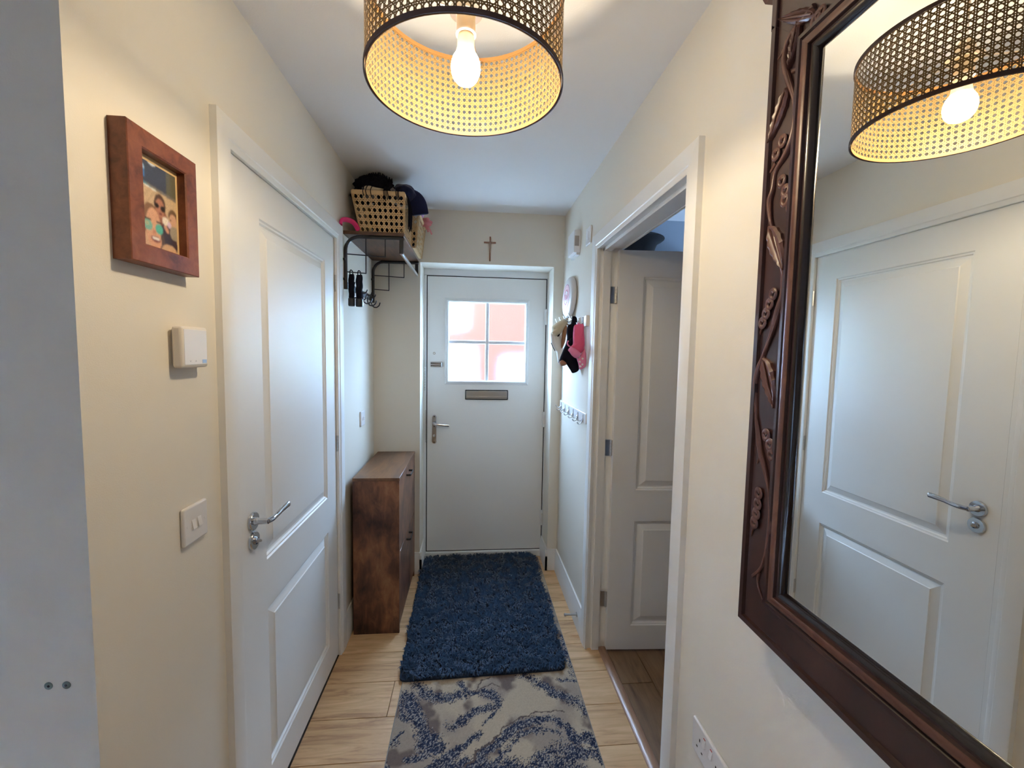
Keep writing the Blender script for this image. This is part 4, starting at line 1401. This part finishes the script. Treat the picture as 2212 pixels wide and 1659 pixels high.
obj('brim', MB().prism([(0.082, zt - 0.02), (0.150, zt - 0.02), (0.152, zt + 0.016), (0.118, zt + 0.020), (0.082, zt + 0.032)], lambda u, v, d: (u, d, v), 2.231, 2.29), M['greycloth'], gc, bevel=0.004)
obj('lining', MB().puff([(0.086, zt + 0.018), (0.115, zt + 0.013), (0.150, zt + 0.012), (0.182, zt + 0.020), (0.186, zt + 0.028), (0.150, zt + 0.032), (0.120, zt + 0.040), (0.090, zt + 0.038)], lambda u, v, d: (u, 2.238 - d, v), 0.012), M['creamcloth'], gc, smooth=60)
gw = thing('folded_glove', (0.23, 2.26, zt), 'grey knitted glove poking out of the basket corner', 'glove')
obj('cuff', MB().prism([(0.206, zt + 0.016), (0.232, zt + 0.034), (0.256, zt + 0.012), (0.256, zt - 0.02), (0.246, zt - 0.02), (0.244, zt + 0.006), (0.232, zt + 0.022), (0.212, zt + 0.010)], lambda u, v, d: (u, d, v), 2.226, 2.26), M['greycloth'], gw, bevel=0.002)
ca2 = thing('navy_hat', (0.25, 2.36, zt), 'navy blue cloth hat with a drooping flap on the basket edge', 'hat')
mb = MB().blob((0.262, 2.385, zt + 0.056), (0.064, 0.080, 0.047), 0.12, 2.0, 4, 8.0)
obj('crown', mb, M['navy'], ca2, smooth=60)
fl = catmull([(0.290, 2.375, zt + 0.042), (0.318, 2.375, zt + 0.030), (0.336, 2.375, zt + 0.004), (0.344, 2.375, zt - 0.030), (0.347, 2.375, zt - 0.048)], 4)
obj('flap', MB().tube(fl, [(0.045, 0.011)] * (len(fl) - 1) + [(0.040, 0.006)], 12), M['navy'], ca2, smooth=60)

# pink loop handle lying at the shelf end
pk = thing('pink_handle_toy', (0.035, 2.185, BZ), 'hot pink plastic loop handle lying on the shelf end by the wall', 'toy')
lp_ = catmull([(0.0125, 2.125, BZ + 0.006), (0.014, 2.130, BZ + 0.026), (0.027, 2.150, BZ + 0.037), (0.046, 2.175, BZ + 0.038), (0.060, 2.188, BZ + 0.028), (0.070, 2.205, BZ + 0.006)], 6)
obj('loop', MB().tube(lp_, [(0.0065, 0.012)] * len(lp_), 10), M['pinkplastic'], pk, smooth=60)
obj('base_block', box(0.060, 2.202, BZ, 0.074, 2.214, BZ + 0.012), M['pinkplastic'], pk, bevel=0.002)

# pink bow at the far basket
bw = thing('ribbon_bow', (0.330, 2.71, BZ + 0.17), 'coral pink ribbon bow with trailing ends on the far basket', 'bow')
bc = px(921, 482, 1, 2.71)
for i in range(7):
    a = 2 * math.pi * i / 7 + 0.3
    ol = []
    for j in range(10):
        t = 2 * math.pi * j / 10
        ol.append((bc.x + 0.016 * math.cos(a) + 0.014 * math.cos(t) * abs(math.cos(a)) + 0.009 * math.cos(t), bc.z + 0.020 * math.sin(a) + 0.013 * math.sin(t)))
    obj('petal', MB().puff(ol, lambda u, v, d, a=a: (u, 2.705 + 0.010 * math.sin(3 * a) - d, v), 0.005, 3), M['coral'], bw, smooth=60)
for (dx, dz) in ((0.012, -0.055), (0.034, -0.068), (0.002, -0.04)):
    tl = catmull([(bc.x, 2.702, bc.z - 0.01), (bc.x + dx * 0.5, 2.700, bc.z + dz * 0.5), (bc.x + dx, 2.702, bc.z + dz)], 4)
    obj('ribbon_end', MB().tube(tl, [(0.0050, 0.0014)] * len(tl), 8), M['coral'], bw, smooth=60)
ll = thing('lilac_pompom', (0.30, 2.62, BZ + 0.19), 'small lilac pink pompom above the far basket rim', 'pompom')
lc = px(911, 463, 1, 2.62)
obj('ball', MB().blob((lc.x, 2.62, lc.z), (0.014, 0.02, 0.020), 0.12, 4, 3, 3.0), M['lilac'], ll, smooth=60)
obj('neck', MB().tube([(lc.x - 0.004, 2.62, lc.z - 0.012), (0.325, 2.62, zt + 0.002)], 0.006, 8), M['lilac'], ll, smooth=60)

# ================================================================== CROSS, ALARM BOX, PLATE
cr_ = thing('crucifix', (0.7355, D, 2.072), 'small wooden crucifix above the front door', 'crucifix')
obj('upright', box(0.7325, D - 0.009, 2.072, 0.7405, D, 2.226), M['copper'], cr_, bevel=0.001)
obj('crossbar', box(0.6965, D - 0.0088, 2.1845, 0.7735, D, 2.1935), M['copper'], cr_, bevel=0.001)
fg = MB()
fg.tube([(0.7365, D - 0.011, 2.190), (0.7365, D - 0.013, 2.170), (0.7362, D - 0.012, 2.148), (0.737, D - 0.011, 2.120)], [0.0022, 0.0034, 0.0028, 0.0014], 8)
fg.tube([(0.7365, D - 0.011, 2.184), (0.722, D - 0.010, 2.189), (0.710, D - 0.010, 2.193)], [0.002, 0.0014, 0.001], 6)
fg.tube([(0.7365, D - 0.011, 2.184), (0.751, D - 0.010, 2.189), (0.763, D - 0.010, 2.193)], [0.002, 0.0014, 0.001], 6)
fg.blob((0.7365, D - 0.0125, 2.1965), (0.003, 0.003, 0.0038), 0.0, 1, 2)
obj('figure', fg, M['bronze'], cr_, smooth=60)

ab = thing('alarm_box', (W, 2.50, 2.07), 'white wall box with a beige panel beside the doorway', 'alarm box')
AY0, AY1 = 2.405, 2.560
ax0 = px(1240, 520, 1, AY0).x
za0, za1 = px(1250, 545, 1, AY0).z, px(1250, 496, 1, AY0).z
mb = MB().prism([(ax0, za0), (W, za0 - 0.012), (W, za1 + 0.012), (ax0, za1)], lambda u, v, d: (u, d, v), AY0, AY1)
obj('housing', box(ax0, AY0, za0, W, AY1, za1), M['plastic'], ab, bevel=0.003)
obj('skirt', box(ax0 + 0.018, AY0 + 0.008, za0 - 0.012, W, AY1 - 0.004, za0 + 0.004), M['plastic'], ab, bevel=0.002)
obj('panel', box(px(1241.5, 520, 1, AY0).x, AY0 - 0.0012, px(1245, 531, 1, AY0).z, px(1251, 520, 1, AY0).x, AY0 + 0.001, px(1245, 509, 1, AY0).z), M['beige'], ab)

bpz_ = thing('blank_plate', (W, 2.215, 2.05), 'white wall plate between the doorway frame and the alarm box', 'wall plate')
obj('face_plate', box(W - 0.009, 2.172, 2.046, W, 2.262, 2.134), M['plastic'], bpz_, bevel=0.004)
obj('cord_outlet', box(W - 0.0115, 2.207, 2.068, W - 0.008, 2.221, 2.112), M['plastic'], bpz_, bevel=0.001)

# ================================================================== HOOK RAILS, FRISBEE, HATS
rl = thing('hook_rail', (W, 2.46, 1.63), 'wooden hook rail carrying hats below the frisbee', 'hook rail')
obj('back_board', box(W - 0.016, 2.178, 1.628, W, 2.765, 1.684), M['plastic_warm'], rl, bevel=0.002)
for yh in (2.235, 2.333, 2.464, 2.584, 2.705):
    hp = obj('hook_plate', box(W - 0.019, yh - 0.009, 1.633, W - 0.015, yh + 0.009, 1.680), M['chrome'], rl, bevel=0.001)
    if yh > 2.3:
        obj('hook', MB().tube(catmull([(W - 0.018, yh, 1.664), (W - 0.040, yh, 1.668), (W - 0.062, yh, 1.682), (W - 0.074, yh, 1.704)], 5), 0.0033, 8), M['chrome'], hp, smooth=60)
    obj('hook', MB().tube(catmull([(W - 0.018, yh, 1.648), (W - 0.030, yh, 1.638), (W - 0.044, yh, 1.636), (W - 0.050, yh, 1.650)], 5), 0.0033, 8), M['chrome'], hp, smooth=60)
r2 = thing('hook_rail', (W, 2.46, 1.125), 'white hook rail with six bare chrome double hooks', 'hook rail')
obj('back_board', box(W - 0.012, 2.150, 1.124, W, 2.800, 1.180), M['plastic'], r2, bevel=0.004)
for yh in (2.195, 2.305, 2.415, 2.525, 2.635, 2.745):
    hp = obj('hook_plate', box(W - 0.0150, yh - 0.006, 1.130, W - 0.0115, yh + 0.006, 1.170), M['steel'], r2, bevel=0.001)
    obj('hook', MB().tube(catmull([(W - 0.014, yh, 1.150), (W - 0.026, yh - 0.006, 1.138), (W - 0.042, yh - 0.012, 1.140), (W - 0.052, yh - 0.016, 1.156)], 5), 0.0027, 8), M['steel'], hp, smooth=60)
    obj('hook', MB().tube(catmull([(W - 0.014, yh, 1.142), (W - 0.022, yh + 0.004, 1.122), (W - 0.034, yh + 0.006, 1.118), (W - 0.042, yh + 0.006, 1.128)], 5), 0.0027, 8), M['steel'], hp, smooth=60)

# frisbee resting on the rail, dished side to the wall
fz = thing('frisbee', (W - 0.02, 2.560, 1.697), 'white frisbee with red rings standing on the hook rail', 'frisbee')
fc = Vector((W - 0.0075, 2.560, 1.818))
fax = Vector((-1.0, -0.03, 0.05)).normalized()
obj('disc', MB().lathe([(0.115, 0.0), (0.121, 0.004), (0.1225, 0.012), (0.119, 0.022), (0.108, 0.029), (0.094, 0.032), (0.06, 0.0335), (0.0, 0.034)], fc, fax, 56), M['plastic'], fz, smooth=50)


def flat_ring(r0, r1, h, n=48, wav=0.0):
    a = fax.orthogonal().normalized()
    b = fax.cross(a)
    vs, fs = [], []
    for i in range(n):
        t = 2 * math.pi * i / n
        d = a * math.cos(t) + b * math.sin(t)
        k_ = 1 + wav * math.cos(12 * t)
        for r, hh in ((r0 * k_, h - 0.002), (r0 * k_, h + 0.0004), (r1 * k_, h + 0.0004), (r1 * k_, h - 0.002)):
            vs.append(fc + fax * hh + d * r)
    for i in range(n):
        i2 = (i + 1) % n
        for j in range(4):
            j2 = (j + 1) % 4
            fs.append((4 * i + j, 4 * i2 + j, 4 * i2 + j2, 4 * i + j2))
    return MB().add(vs, fs)


M['ring_purple'] = mat('purple_print', (0.30, 0.10, 0.16), 0.5)
M['ring_red'] = mat('red_print', (0.46, 0.10, 0.12), 0.5)
M['ring_pink'] = mat('pink_print', (0.68, 0.42, 0.42), 0.5)
obj('printed_ring', flat_ring(0.072, 0.077, 0.0331), M['ring_purple'], fz)
obj('printed_ring', flat_ring(0.046, 0.072, 0.0333), M['ring_pink'], fz)
obj('printed_ring', flat_ring(0.038, 0.046, 0.0340, wav=0.06), M['ring_red'], fz)
obj('printed_ring', flat_ring(0.001, 0.018, 0.0342), M['ring_red'], fz)
obj('printed_ring', flat_ring(0.022, 0.026, 0.0341, wav=0.05), M['ring_pink'], fz)


def hz(x, y, yy):                      # pixel in the hats close-up -> point at depth yy
    return px(1170 + x / 10.367, 660 + y / 10.369, 1, yy)


def hat_puff(pts, yy, depth, cen=None):
    q = [hz(a, b, yy) for a, b in pts]
    P2 = [Vector((v.x, v.z)) for v in q]
    P2 = P2 + [P2[0]]
    sm = []
    for i in range(len(P2) - 1):
        p0, p1, p2, p3 = P2[(i - 1) % (len(P2) - 1)], P2[i], P2[i + 1], P2[(i + 2) % (len(P2) - 1)]
        for s in range(4):
            t = s / 4
            v = 0.5 * ((2 * p1) + (p2 - p0) * t + (2 * p0 - 5 * p1 + 4 * p2 - p3) * t * t + (3 * p1 - p0 - 3 * p2 + p3) * t ** 3)
            sm.append((v.x, v.y))
    ce = None
    if cen:
        c = hz(cen[0], cen[1], yy)
        ce = (c.x, c.z)
    return MB().puff(sm, lambda u, v, d: (u, yy - d, v), depth, 6, cen=ce)


h1 = thing('cream_hat', (W - 0.07, 2.57, 1.52), 'cream cloth hat with a tan band hanging from the hook rail', 'hat')
obj('crown', hat_puff([(590, 290), (480, 300), (330, 380), (230, 470), (225, 560), (215, 620), (300, 690), (420, 640), (520, 500), (590, 380)], 2.562, 0.040, (380, 500)), M['creamcloth'], h1, smooth=60)
obj('brim', hat_puff([(215, 590), (200, 720), (215, 850), (270, 970), (330, 1060), (350, 1200), (380, 1300), (440, 1345), (520, 1330), (520, 1100), (460, 900), (440, 700), (380, 640), (300, 640)], 2.572, 0.022, (360, 930)), M['whitecloth'], h1, smooth=60)
obj('band', hat_puff([(520, 420), (600, 430), (560, 620), (530, 800), (470, 950), (440, 940), (450, 700), (480, 520)], 2.547, 0.018, (500, 690)), M['tancloth'], h1, smooth=60)
obj('edge_stripe', MB().tube([hz(212, 840, 2.547), hz(238, 900, 2.542), hz(268, 960, 2.542), hz(300, 1015, 2.547)], 0.0022, 6), M['blackcloth'], h1)
obj('clip', hat_puff([(345, 685), (415, 625), (390, 690)], 2.519, 0.004), M['blackcloth'], h1)
h2 = thing('black_hat', (W - 0.06, 2.335, 1.49), 'black cloth hat hanging from the hook rail beside the pink one', 'hat')
obj('crown', hat_puff([(690, 250), (780, 260), (800, 380), (760, 430), (740, 600), (750, 900), (780, 1180), (840, 1430), (700, 1515), (640, 1440), (560, 1320), (500, 1240), (385, 1290), (400, 1200), (480, 1000), (560, 780), (560, 560), (600, 440), (660, 400)], 2.335, 0.024, (640, 900)), M['blackcloth'], h2, smooth=60)
obj('peak', hat_puff([(390, 1270), (470, 1220), (560, 1300), (520, 1345), (430, 1350)], 2.320, 0.016), M['tancloth'], h2, smooth=60)
obj('button', MB().blob(hz(780, 390, 2.328), (0.004, 0.004, 0.004), 0, 1, 2), M['whitecloth'], h2)
h3 = thing('pink_hat', (W - 0.05, 2.185, 1.50), 'pink cloth hat with white polka dots hanging from the hook rail', 'hat')
obj('crown', hat_puff([(735, 445), (830, 415), (940, 430), (950, 600), (965, 800), (955, 950), (880, 1080), (800, 1180), (710, 1150), (640, 1060), (590, 1000), (640, 930), (700, 860), (700, 700), (710, 550)], 2.184, 0.024, (810, 840)), M['pink'], h3, smooth=60)
obj('turned_brim', hat_puff([(600, 985), (660, 930), (760, 960), (880, 1080), (800, 1180), (700, 1140), (640, 1070)], 2.168, 0.018), M['pinklight'], h3, smooth=60)
br3 = obj('dotted_brim', hat_puff([(790, 1180), (880, 1090), (960, 955), (1000, 1130), (995, 1340), (930, 1410), (850, 1430), (820, 1300)], 2.186, 0.014, (910, 1230)), M['pinklight'], h3, smooth=60)
tr3 = BVHTree.FromPolygons([v.co for v in br3.data.vertices], [tuple(p.vertices) for p in br3.data.polygons])
for (a, b_) in ((910, 1062), (918, 1190), (914, 1320), (858, 1160), (862, 1258), (876, 1362)):
    c = hz(a, b_, 2.1725)
    hit = tr3.ray_cast(Vector((c.x, 2.0, c.z)) - OFF[br3], Vector((0, 1, 0)))[0]
    if hit is None:
        continue
    obj('dot', MB().lathe([(0.0052, -0.004), (0.0052, 0.0006), (0.0045, 0.0010), (0.001, 0.0012)], hit + OFF[br3], (0, -1, 0), 14), M['whitecloth'], br3)
tp = hz(830, 430, 2.190)
obj('hanging_loop', MB().tube(catmull([(tp.x - 0.004, 2.192, tp.z - 0.004), (W - 0.046, 2.222, 1.648), (W - 0.043, 2.236, 1.643), (W - 0.038, 2.224, 1.646), (tp.x + 0.004, 2.194, tp.z - 0.004)], 4), 0.0024, 6), M['pinklight'], h3, smooth=60)
ear = thing('hair_bobble', (W - 0.08, 2.31, 1.58), 'round black pompom on a pink hair clip between the hats', 'hair clip')
obj('pompom', MB().blob(hz(670, 790, 2.304), (0.0115, 0.012, 0.016), 0.06, 4, 3), M['blackcloth'], ear, smooth=60)
obj('clip_band', MB().tube(catmull([hz(600, 790, 2.306), hz(575, 840, 2.306), hz(600, 895, 2.306), hz(645, 925, 2.306)], 4), 0.0035, 8), M['pinklight'], ear, smooth=60)

# ---- door stop on the skirting
ds = thing('door_stop', (W - 0.0165, 2.165, 0.09), 'short metal door stop pin on the skirting board', 'door stop')
dp = px(1246, 1327, 0, W - 0.017)
obj('flange', MB().lathe([(0.013, 0), (0.013, 0.003), (0.009, 0.005)], (W - 0.0165, dp.y, dp.z), (-1, 0, 0), 18), M['steel'], ds)
obj('pin', MB().lathe([(0.0062, 0.004), (0.0062, 0.058), (0.0085, 0.059), (0.0085, 0.068), (0.005, 0.070)], (W - 0.0165, dp.y, dp.z), (-1, 0, 0), 18), M['steel'], ds)

# ---- side room: shelf with a dark tub, seen over the open door
rs = thing('room_shelf', (1.75, 2.62, 2.02), 'white shelf behind the open door in the side room', 'shelf')
obj('board', box(W + WT + 0.0, 2.42, 2.040, 2.30, D, 2.060), M['white'], rs, bevel=0.002)
for xx in (1.50, 2.15):
    obj('bracket', box(xx, 2.47, 2.00, xx + 0.02, D, 2.040), M['white'], rs)
tbx = px(1430, 515, 1, 2.60).x - 0.228
tb = thing('dark_tub', (tbx, 2.60, 2.060), 'wide black tub with a flared rim on the shelf behind the open door', 'tub')
prof = [(0.14, 0.0), (0.165, 0.012), (0.200, 0.095), (0.232, 0.112), (0.240, 0.122), (0.228, 0.128), (0.19, 0.115), (0.13, 0.012), (0.0, 0.012)]
mb = MB().lathe(prof, (0, 0, 0), (0, 0, 1), 40)
mb.v = [(tbx + v[0] * 0.95, 2.60 + v[1] * 0.75, 2.060 + v[2]) for v in mb.v]
obj('bowl', mb, M['black'], tb, smooth=40)
mb = MB().tube([(tbx + 0.226 * math.cos(a), 2.60 + 0.178 * math.sin(a), 2.184) for a in [2 * math.pi * i / 40 for i in range(41)]], 0.006, 8, caps=False)
obj('rim', mb, M['black'], tb, smooth=60)

# ================================================================== RUG
RX0, RX1, RY0, RY1 = 0.338, 1.118, 0.85, 3.000
rug = thing('runner_rug', (0.73, 1.9, 0), 'cream runner rug with navy blue marbled swirls', 'rug')
obj('binding', box(RX0 - 0.004, RY0 - 0.004, 0.0005, RX1 + 0.004, RY1 + 0.004, 0.0062), M['rug_edge'], rug, bevel=0.002)


def rz(x, y):
    p = px(820 + x / 3.325, 1160 + y / 3.325, 2, 0.008)
    return (p.x, p.y)


BLUE = [([(270, 1060), (330, 1120), (420, 1170), (540, 1150), (620, 1120)], 62, 0.55), ([(200, 1150), (260, 1250), (300, 1390), (360, 1480), (420, 1500)], 78, 0.85),
        ([(570, 1060), (640, 1105), (760, 1110), (850, 1160), (835, 1215), (700, 1245), (600, 1310), (490, 1350)], 42, 0.8), ([(840, 1220), (790, 1290), (730, 1350)], 22, 0.8),
        ([(690, 1430), (560, 1530), (430, 1610), (340, 1690)], 40, 0.9), ([(1040, 1010), (1150, 1060), (1270, 1110), (1400, 1170), (1500, 1240)], 62, 0.62),
        ([(1290, 1010), (1430, 1040)], 24, 0.8), ([(1390, 880), (1400, 980)], 55, 0.6), ([(1330, 700), (1360, 840)], 40, 0.6), ([(1200, 330), (1260, 520)], 40, 0.6), ([(1110, 150), (1160, 260)], 40, 0.6),
        ([(640, 1720), (760, 1540), (900, 1440), (1060, 1340), (1200, 1310), (1330, 1370), (1420, 1430), (1500, 1400), (1560, 1480)], 46, 0.85),
        ([(830, 1610), (1000, 1450), (1150, 1390), (1280, 1420)], 30, 0.7), ([(1120, 1640), (1260, 1540), (1400, 1500), (1560, 1560), (1620, 1600)], 72, 0.75),
        ([(230, 1570), (330, 1560), (400, 1480)], 40, 0.7), ([(70, 1500), (150, 1430)], 30, 0.6), ([(60, 1600), (60, 1700)], 34, 0.7), ([(150, 1220), (190, 1320)], 30, 0.6)]
DARK = [([(600, 1690), (760, 1500), (900, 1380), (1050, 1290), (1190, 1235), (1300, 1250)], 6), ([(690, 1085), (740, 1030), (800, 1020)], 5), ([(700, 1100), (790, 1070), (870, 1080)], 5)]


def rug_cols(nx, ny):
    X, Yg = np.meshgrid(np.linspace(RX0, RX1, nx + 1), np.linspace(RY0, RY1, ny + 1))
    rs_ = np.random.RandomState(11)

    def vnoise(fx, fy, seed, oct_=4):
        out = np.zeros_like(X)
        amp, tot = 1.0, 0
        for k_ in range(oct_):
            r2_ = np.random.RandomState(seed + k_)
            n0, n1 = int(fy * 2 ** k_ * 2.2) + 3, int(fx * 2 ** k_) + 3
            g = r2_.rand(n0, n1)
            u = (X - RX0) / (RX1 - RX0) * (n1 - 2)
            v = (Yg - RY0) / (RY1 - RY0) * (n0 - 2)
            i, j = u.astype(int), v.astype(int)
            a, b_ = u - i, v - j
            a, b_ = a * a * (3 - 2 * a), b_ * b_ * (3 - 2 * b_)
            out += amp * (g[j, i] * (1 - a) * (1 - b_) + g[j, i + 1] * a * (1 - b_) + g[j + 1, i] * (1 - a) * b_ + g[j + 1, i + 1] * a * b_)
            tot += amp
            amp *= 0.5
        return out / tot
    n1, n2, n3 = vnoise(5, 5, 1), vnoise(9, 9, 20), vnoise(24, 24, 40)
    img = np.zeros(X.shape + (3,), np.float32)
    cream, grey, brown = s2l((188, 170, 147)), s2l((162, 147, 133)), s2l((118, 103, 96))
    t = np.clip((n1 - 0.45) * 5, 0, 1)[..., None]
    img[:] = cream * (1 - t) + grey * t
    t = np.clip((n2 - 0.58) * 8, 0, 1)[..., None]
    img[:] = img * (1 - t) + brown * t
    wx = X + 0.055 * (n2 - 0.5) + 0.030 * (n3 - 0.5)
    wy = Yg + 0.055 * (vnoise(9, 9, 70) - 0.5) + 0.030 * (vnoise(24, 24, 80) - 0.5)

    def dist(poly):
        d = np.full(X.shape, 9.0)
        for (ax_, ay), (bx, by) in zip(poly[:-1], poly[1:]):
            vx, vy = bx - ax_, by - ay
            L = vx * vx + vy * vy + 1e-12
            tt = np.clip(((wx - ax_) * vx + (wy - ay) * vy) / L, 0, 1)
            d = np.minimum(d, np.hypot(wx - ax_ - tt * vx, wy - ay - tt * vy))
        return d
    navy, mid, white = s2l((40, 45, 66)), s2l((74, 80, 98)), s2l((168, 160, 152))
    speck = rs_.rand(*X.shape)
    allb = [([rz(*q) for q in p], w / 3.325 / 930 * 1.9 * 0.78, st) for p, w, st in BLUE]
    # the same kind of swirls carry on towards the camera end
    for kk in range(9):
        y0_ = 0.95 + 0.055 * kk
        allb.append(([(0.36 + 0.16 * (kk % 3), y0_), (0.55 + 0.12 * (kk % 4), y0_ + 0.07), (0.80 + 0.07 * (kk % 3), y0_ + 0.02), (1.02, y0_ + 0.08)], 0.020 + 0.006 * (kk % 3), 0.75))
    for poly, w, st in allb:
        d = dist(poly)
        core = np.clip(1.25 - d / w, 0, 1)
        m_ = (speck < core * (0.55 + 1.5 * n2) * st + core * 0.35 * (n3 > 0.5))
        sel = m_ & (d < w * 1.2)
        sh_ = rs_.rand(*X.shape)
        img[sel] = np.where((sh_ < 0.50)[..., None], navy, np.where((sh_ < 0.78)[..., None], mid, white))[sel]
    for p, w in DARK:
        d = dist([rz(*q) for q in p])
        img[d < w / 3.325 / 930 * 1.9] = s2l((104, 90, 84))
    img *= (0.93 + 0.14 * rs_.rand(*X.shape))[..., None]
    return img


paint_grid('pile_surface', 230, 560, lambda s, t: (RX0 + s * (RX1 - RX0), RY0 + t * (RY1 - RY0), 0.0074 + 0.0012 * noise.noise(Vector((s * 90, t * 210, 0)))), rug_cols, M['rug'], rug)

# ================================================================== SHAGGY MAT
mt_ = thing('shaggy_mat', (0.70, 2.45, 0.008), 'deep navy blue shaggy mat in front of the front door', 'mat')
c00, c10, c11, c01 = (0.320, 1.855), (1.084, 1.878), (1.092, 3.026), (0.298, 3.016)


def bil(s, t):
    a, b_ = interp(c00, c10, s), interp(c01, c11, s)
    return interp(a, b_, t)


ol = []
for (cs, ct, a0) in ((0.04, 0.025, 180), (0.96, 0.025, 270), (0.96, 0.975, 0), (0.04, 0.975, 90)):
    for i in range(6):
        a = math.radians(a0 + 18 * i)
        ol.append(bil(cs + 0.04 * math.cos(a), ct + 0.025 * math.sin(a)))
obj('backing', MB().prism(ol, lambda u, v, d: (u, v, d), 0.0085, 0.017), M['mat_base'], mt_)
NT = 30000
r_ = np.random.RandomState(21)
vs = np.zeros((NT, 5, 3))
s_, t_ = r_.rand(NT), r_.rand(NT)
inside = ((np.abs(s_ - 0.5) < 0.462) | (np.abs(t_ - 0.5) < 0.475))
s_, t_ = np.where(inside, s_, 0.5 + (s_ - 0.5) * 0.93), np.where(inside, t_, 0.5 + (t_ - 0.5) * 0.95)
bx_ = (c00[0] * (1 - s_) + c10[0] * s_) * (1 - t_) + (c01[0] * (1 - s_) + c11[0] * s_) * t_
by_ = (c00[1] * (1 - s_) + c10[1] * s_) * (1 - t_) + (c01[1] * (1 - s_) + c11[1] * s_) * t_
ang = np.zeros(NT)
for i in range(NT):
    ang[i] = noise.noise(Vector((bx_[i] * 16, by_[i] * 16, 0))) * 5.0 + noise.noise(Vector((bx_[i] * 50, by_[i] * 50, 3))) * 3.0
ang += r_.randn(NT) * 0.35
ln = 0.016 + 0.012 * r_.rand(NT)
wd = 0.0022 + 0.0014 * r_.rand(NT)
hg_ = 0.014 + 0.012 * r_.rand(NT)
dx_, dy_ = np.cos(ang), np.sin(ang)
z0_ = 0.014
vs[:, 0] = np.stack([bx_ - dy_ * wd, by_ + dx_ * wd, np.full(NT, z0_)], 1)
vs[:, 1] = np.stack([bx_ + dy_ * wd, by_ - dx_ * wd, np.full(NT, z0_)], 1)
mx_, my_ = bx_ + dx_ * ln * 0.4, by_ + dy_ * ln * 0.4
vs[:, 2] = np.stack([mx_ + dy_ * wd, my_ - dx_ * wd, z0_ + hg_], 1)
vs[:, 3] = np.stack([mx_ - dy_ * wd, my_ + dx_ * wd, z0_ + hg_], 1)
vs[:, 4] = np.stack([bx_ + dx_ * ln, by_ + dy_ * ln, z0_ + hg_ * 0.72], 1)
off_ = OFF[mt_]
vv = (vs.reshape(-1, 3) - np.array(off_)).tolist()
ff = []
for i in range(NT):
    b0 = 5 * i
    ff.append((b0, b0 + 1, b0 + 2, b0 + 3))
    ff.append((b0 + 3, b0 + 2, b0 + 4))
me = bpy.data.meshes.new('pile')
me.from_pydata(vv, [], ff)
me.materials.append(M['pile'])
po = bpy.data.objects.new('pile', me)
COL.objects.link(po)
po.parent = mt_
po['kind'] = 'stuff'
for p in me.polygons:
    p.use_smooth = True
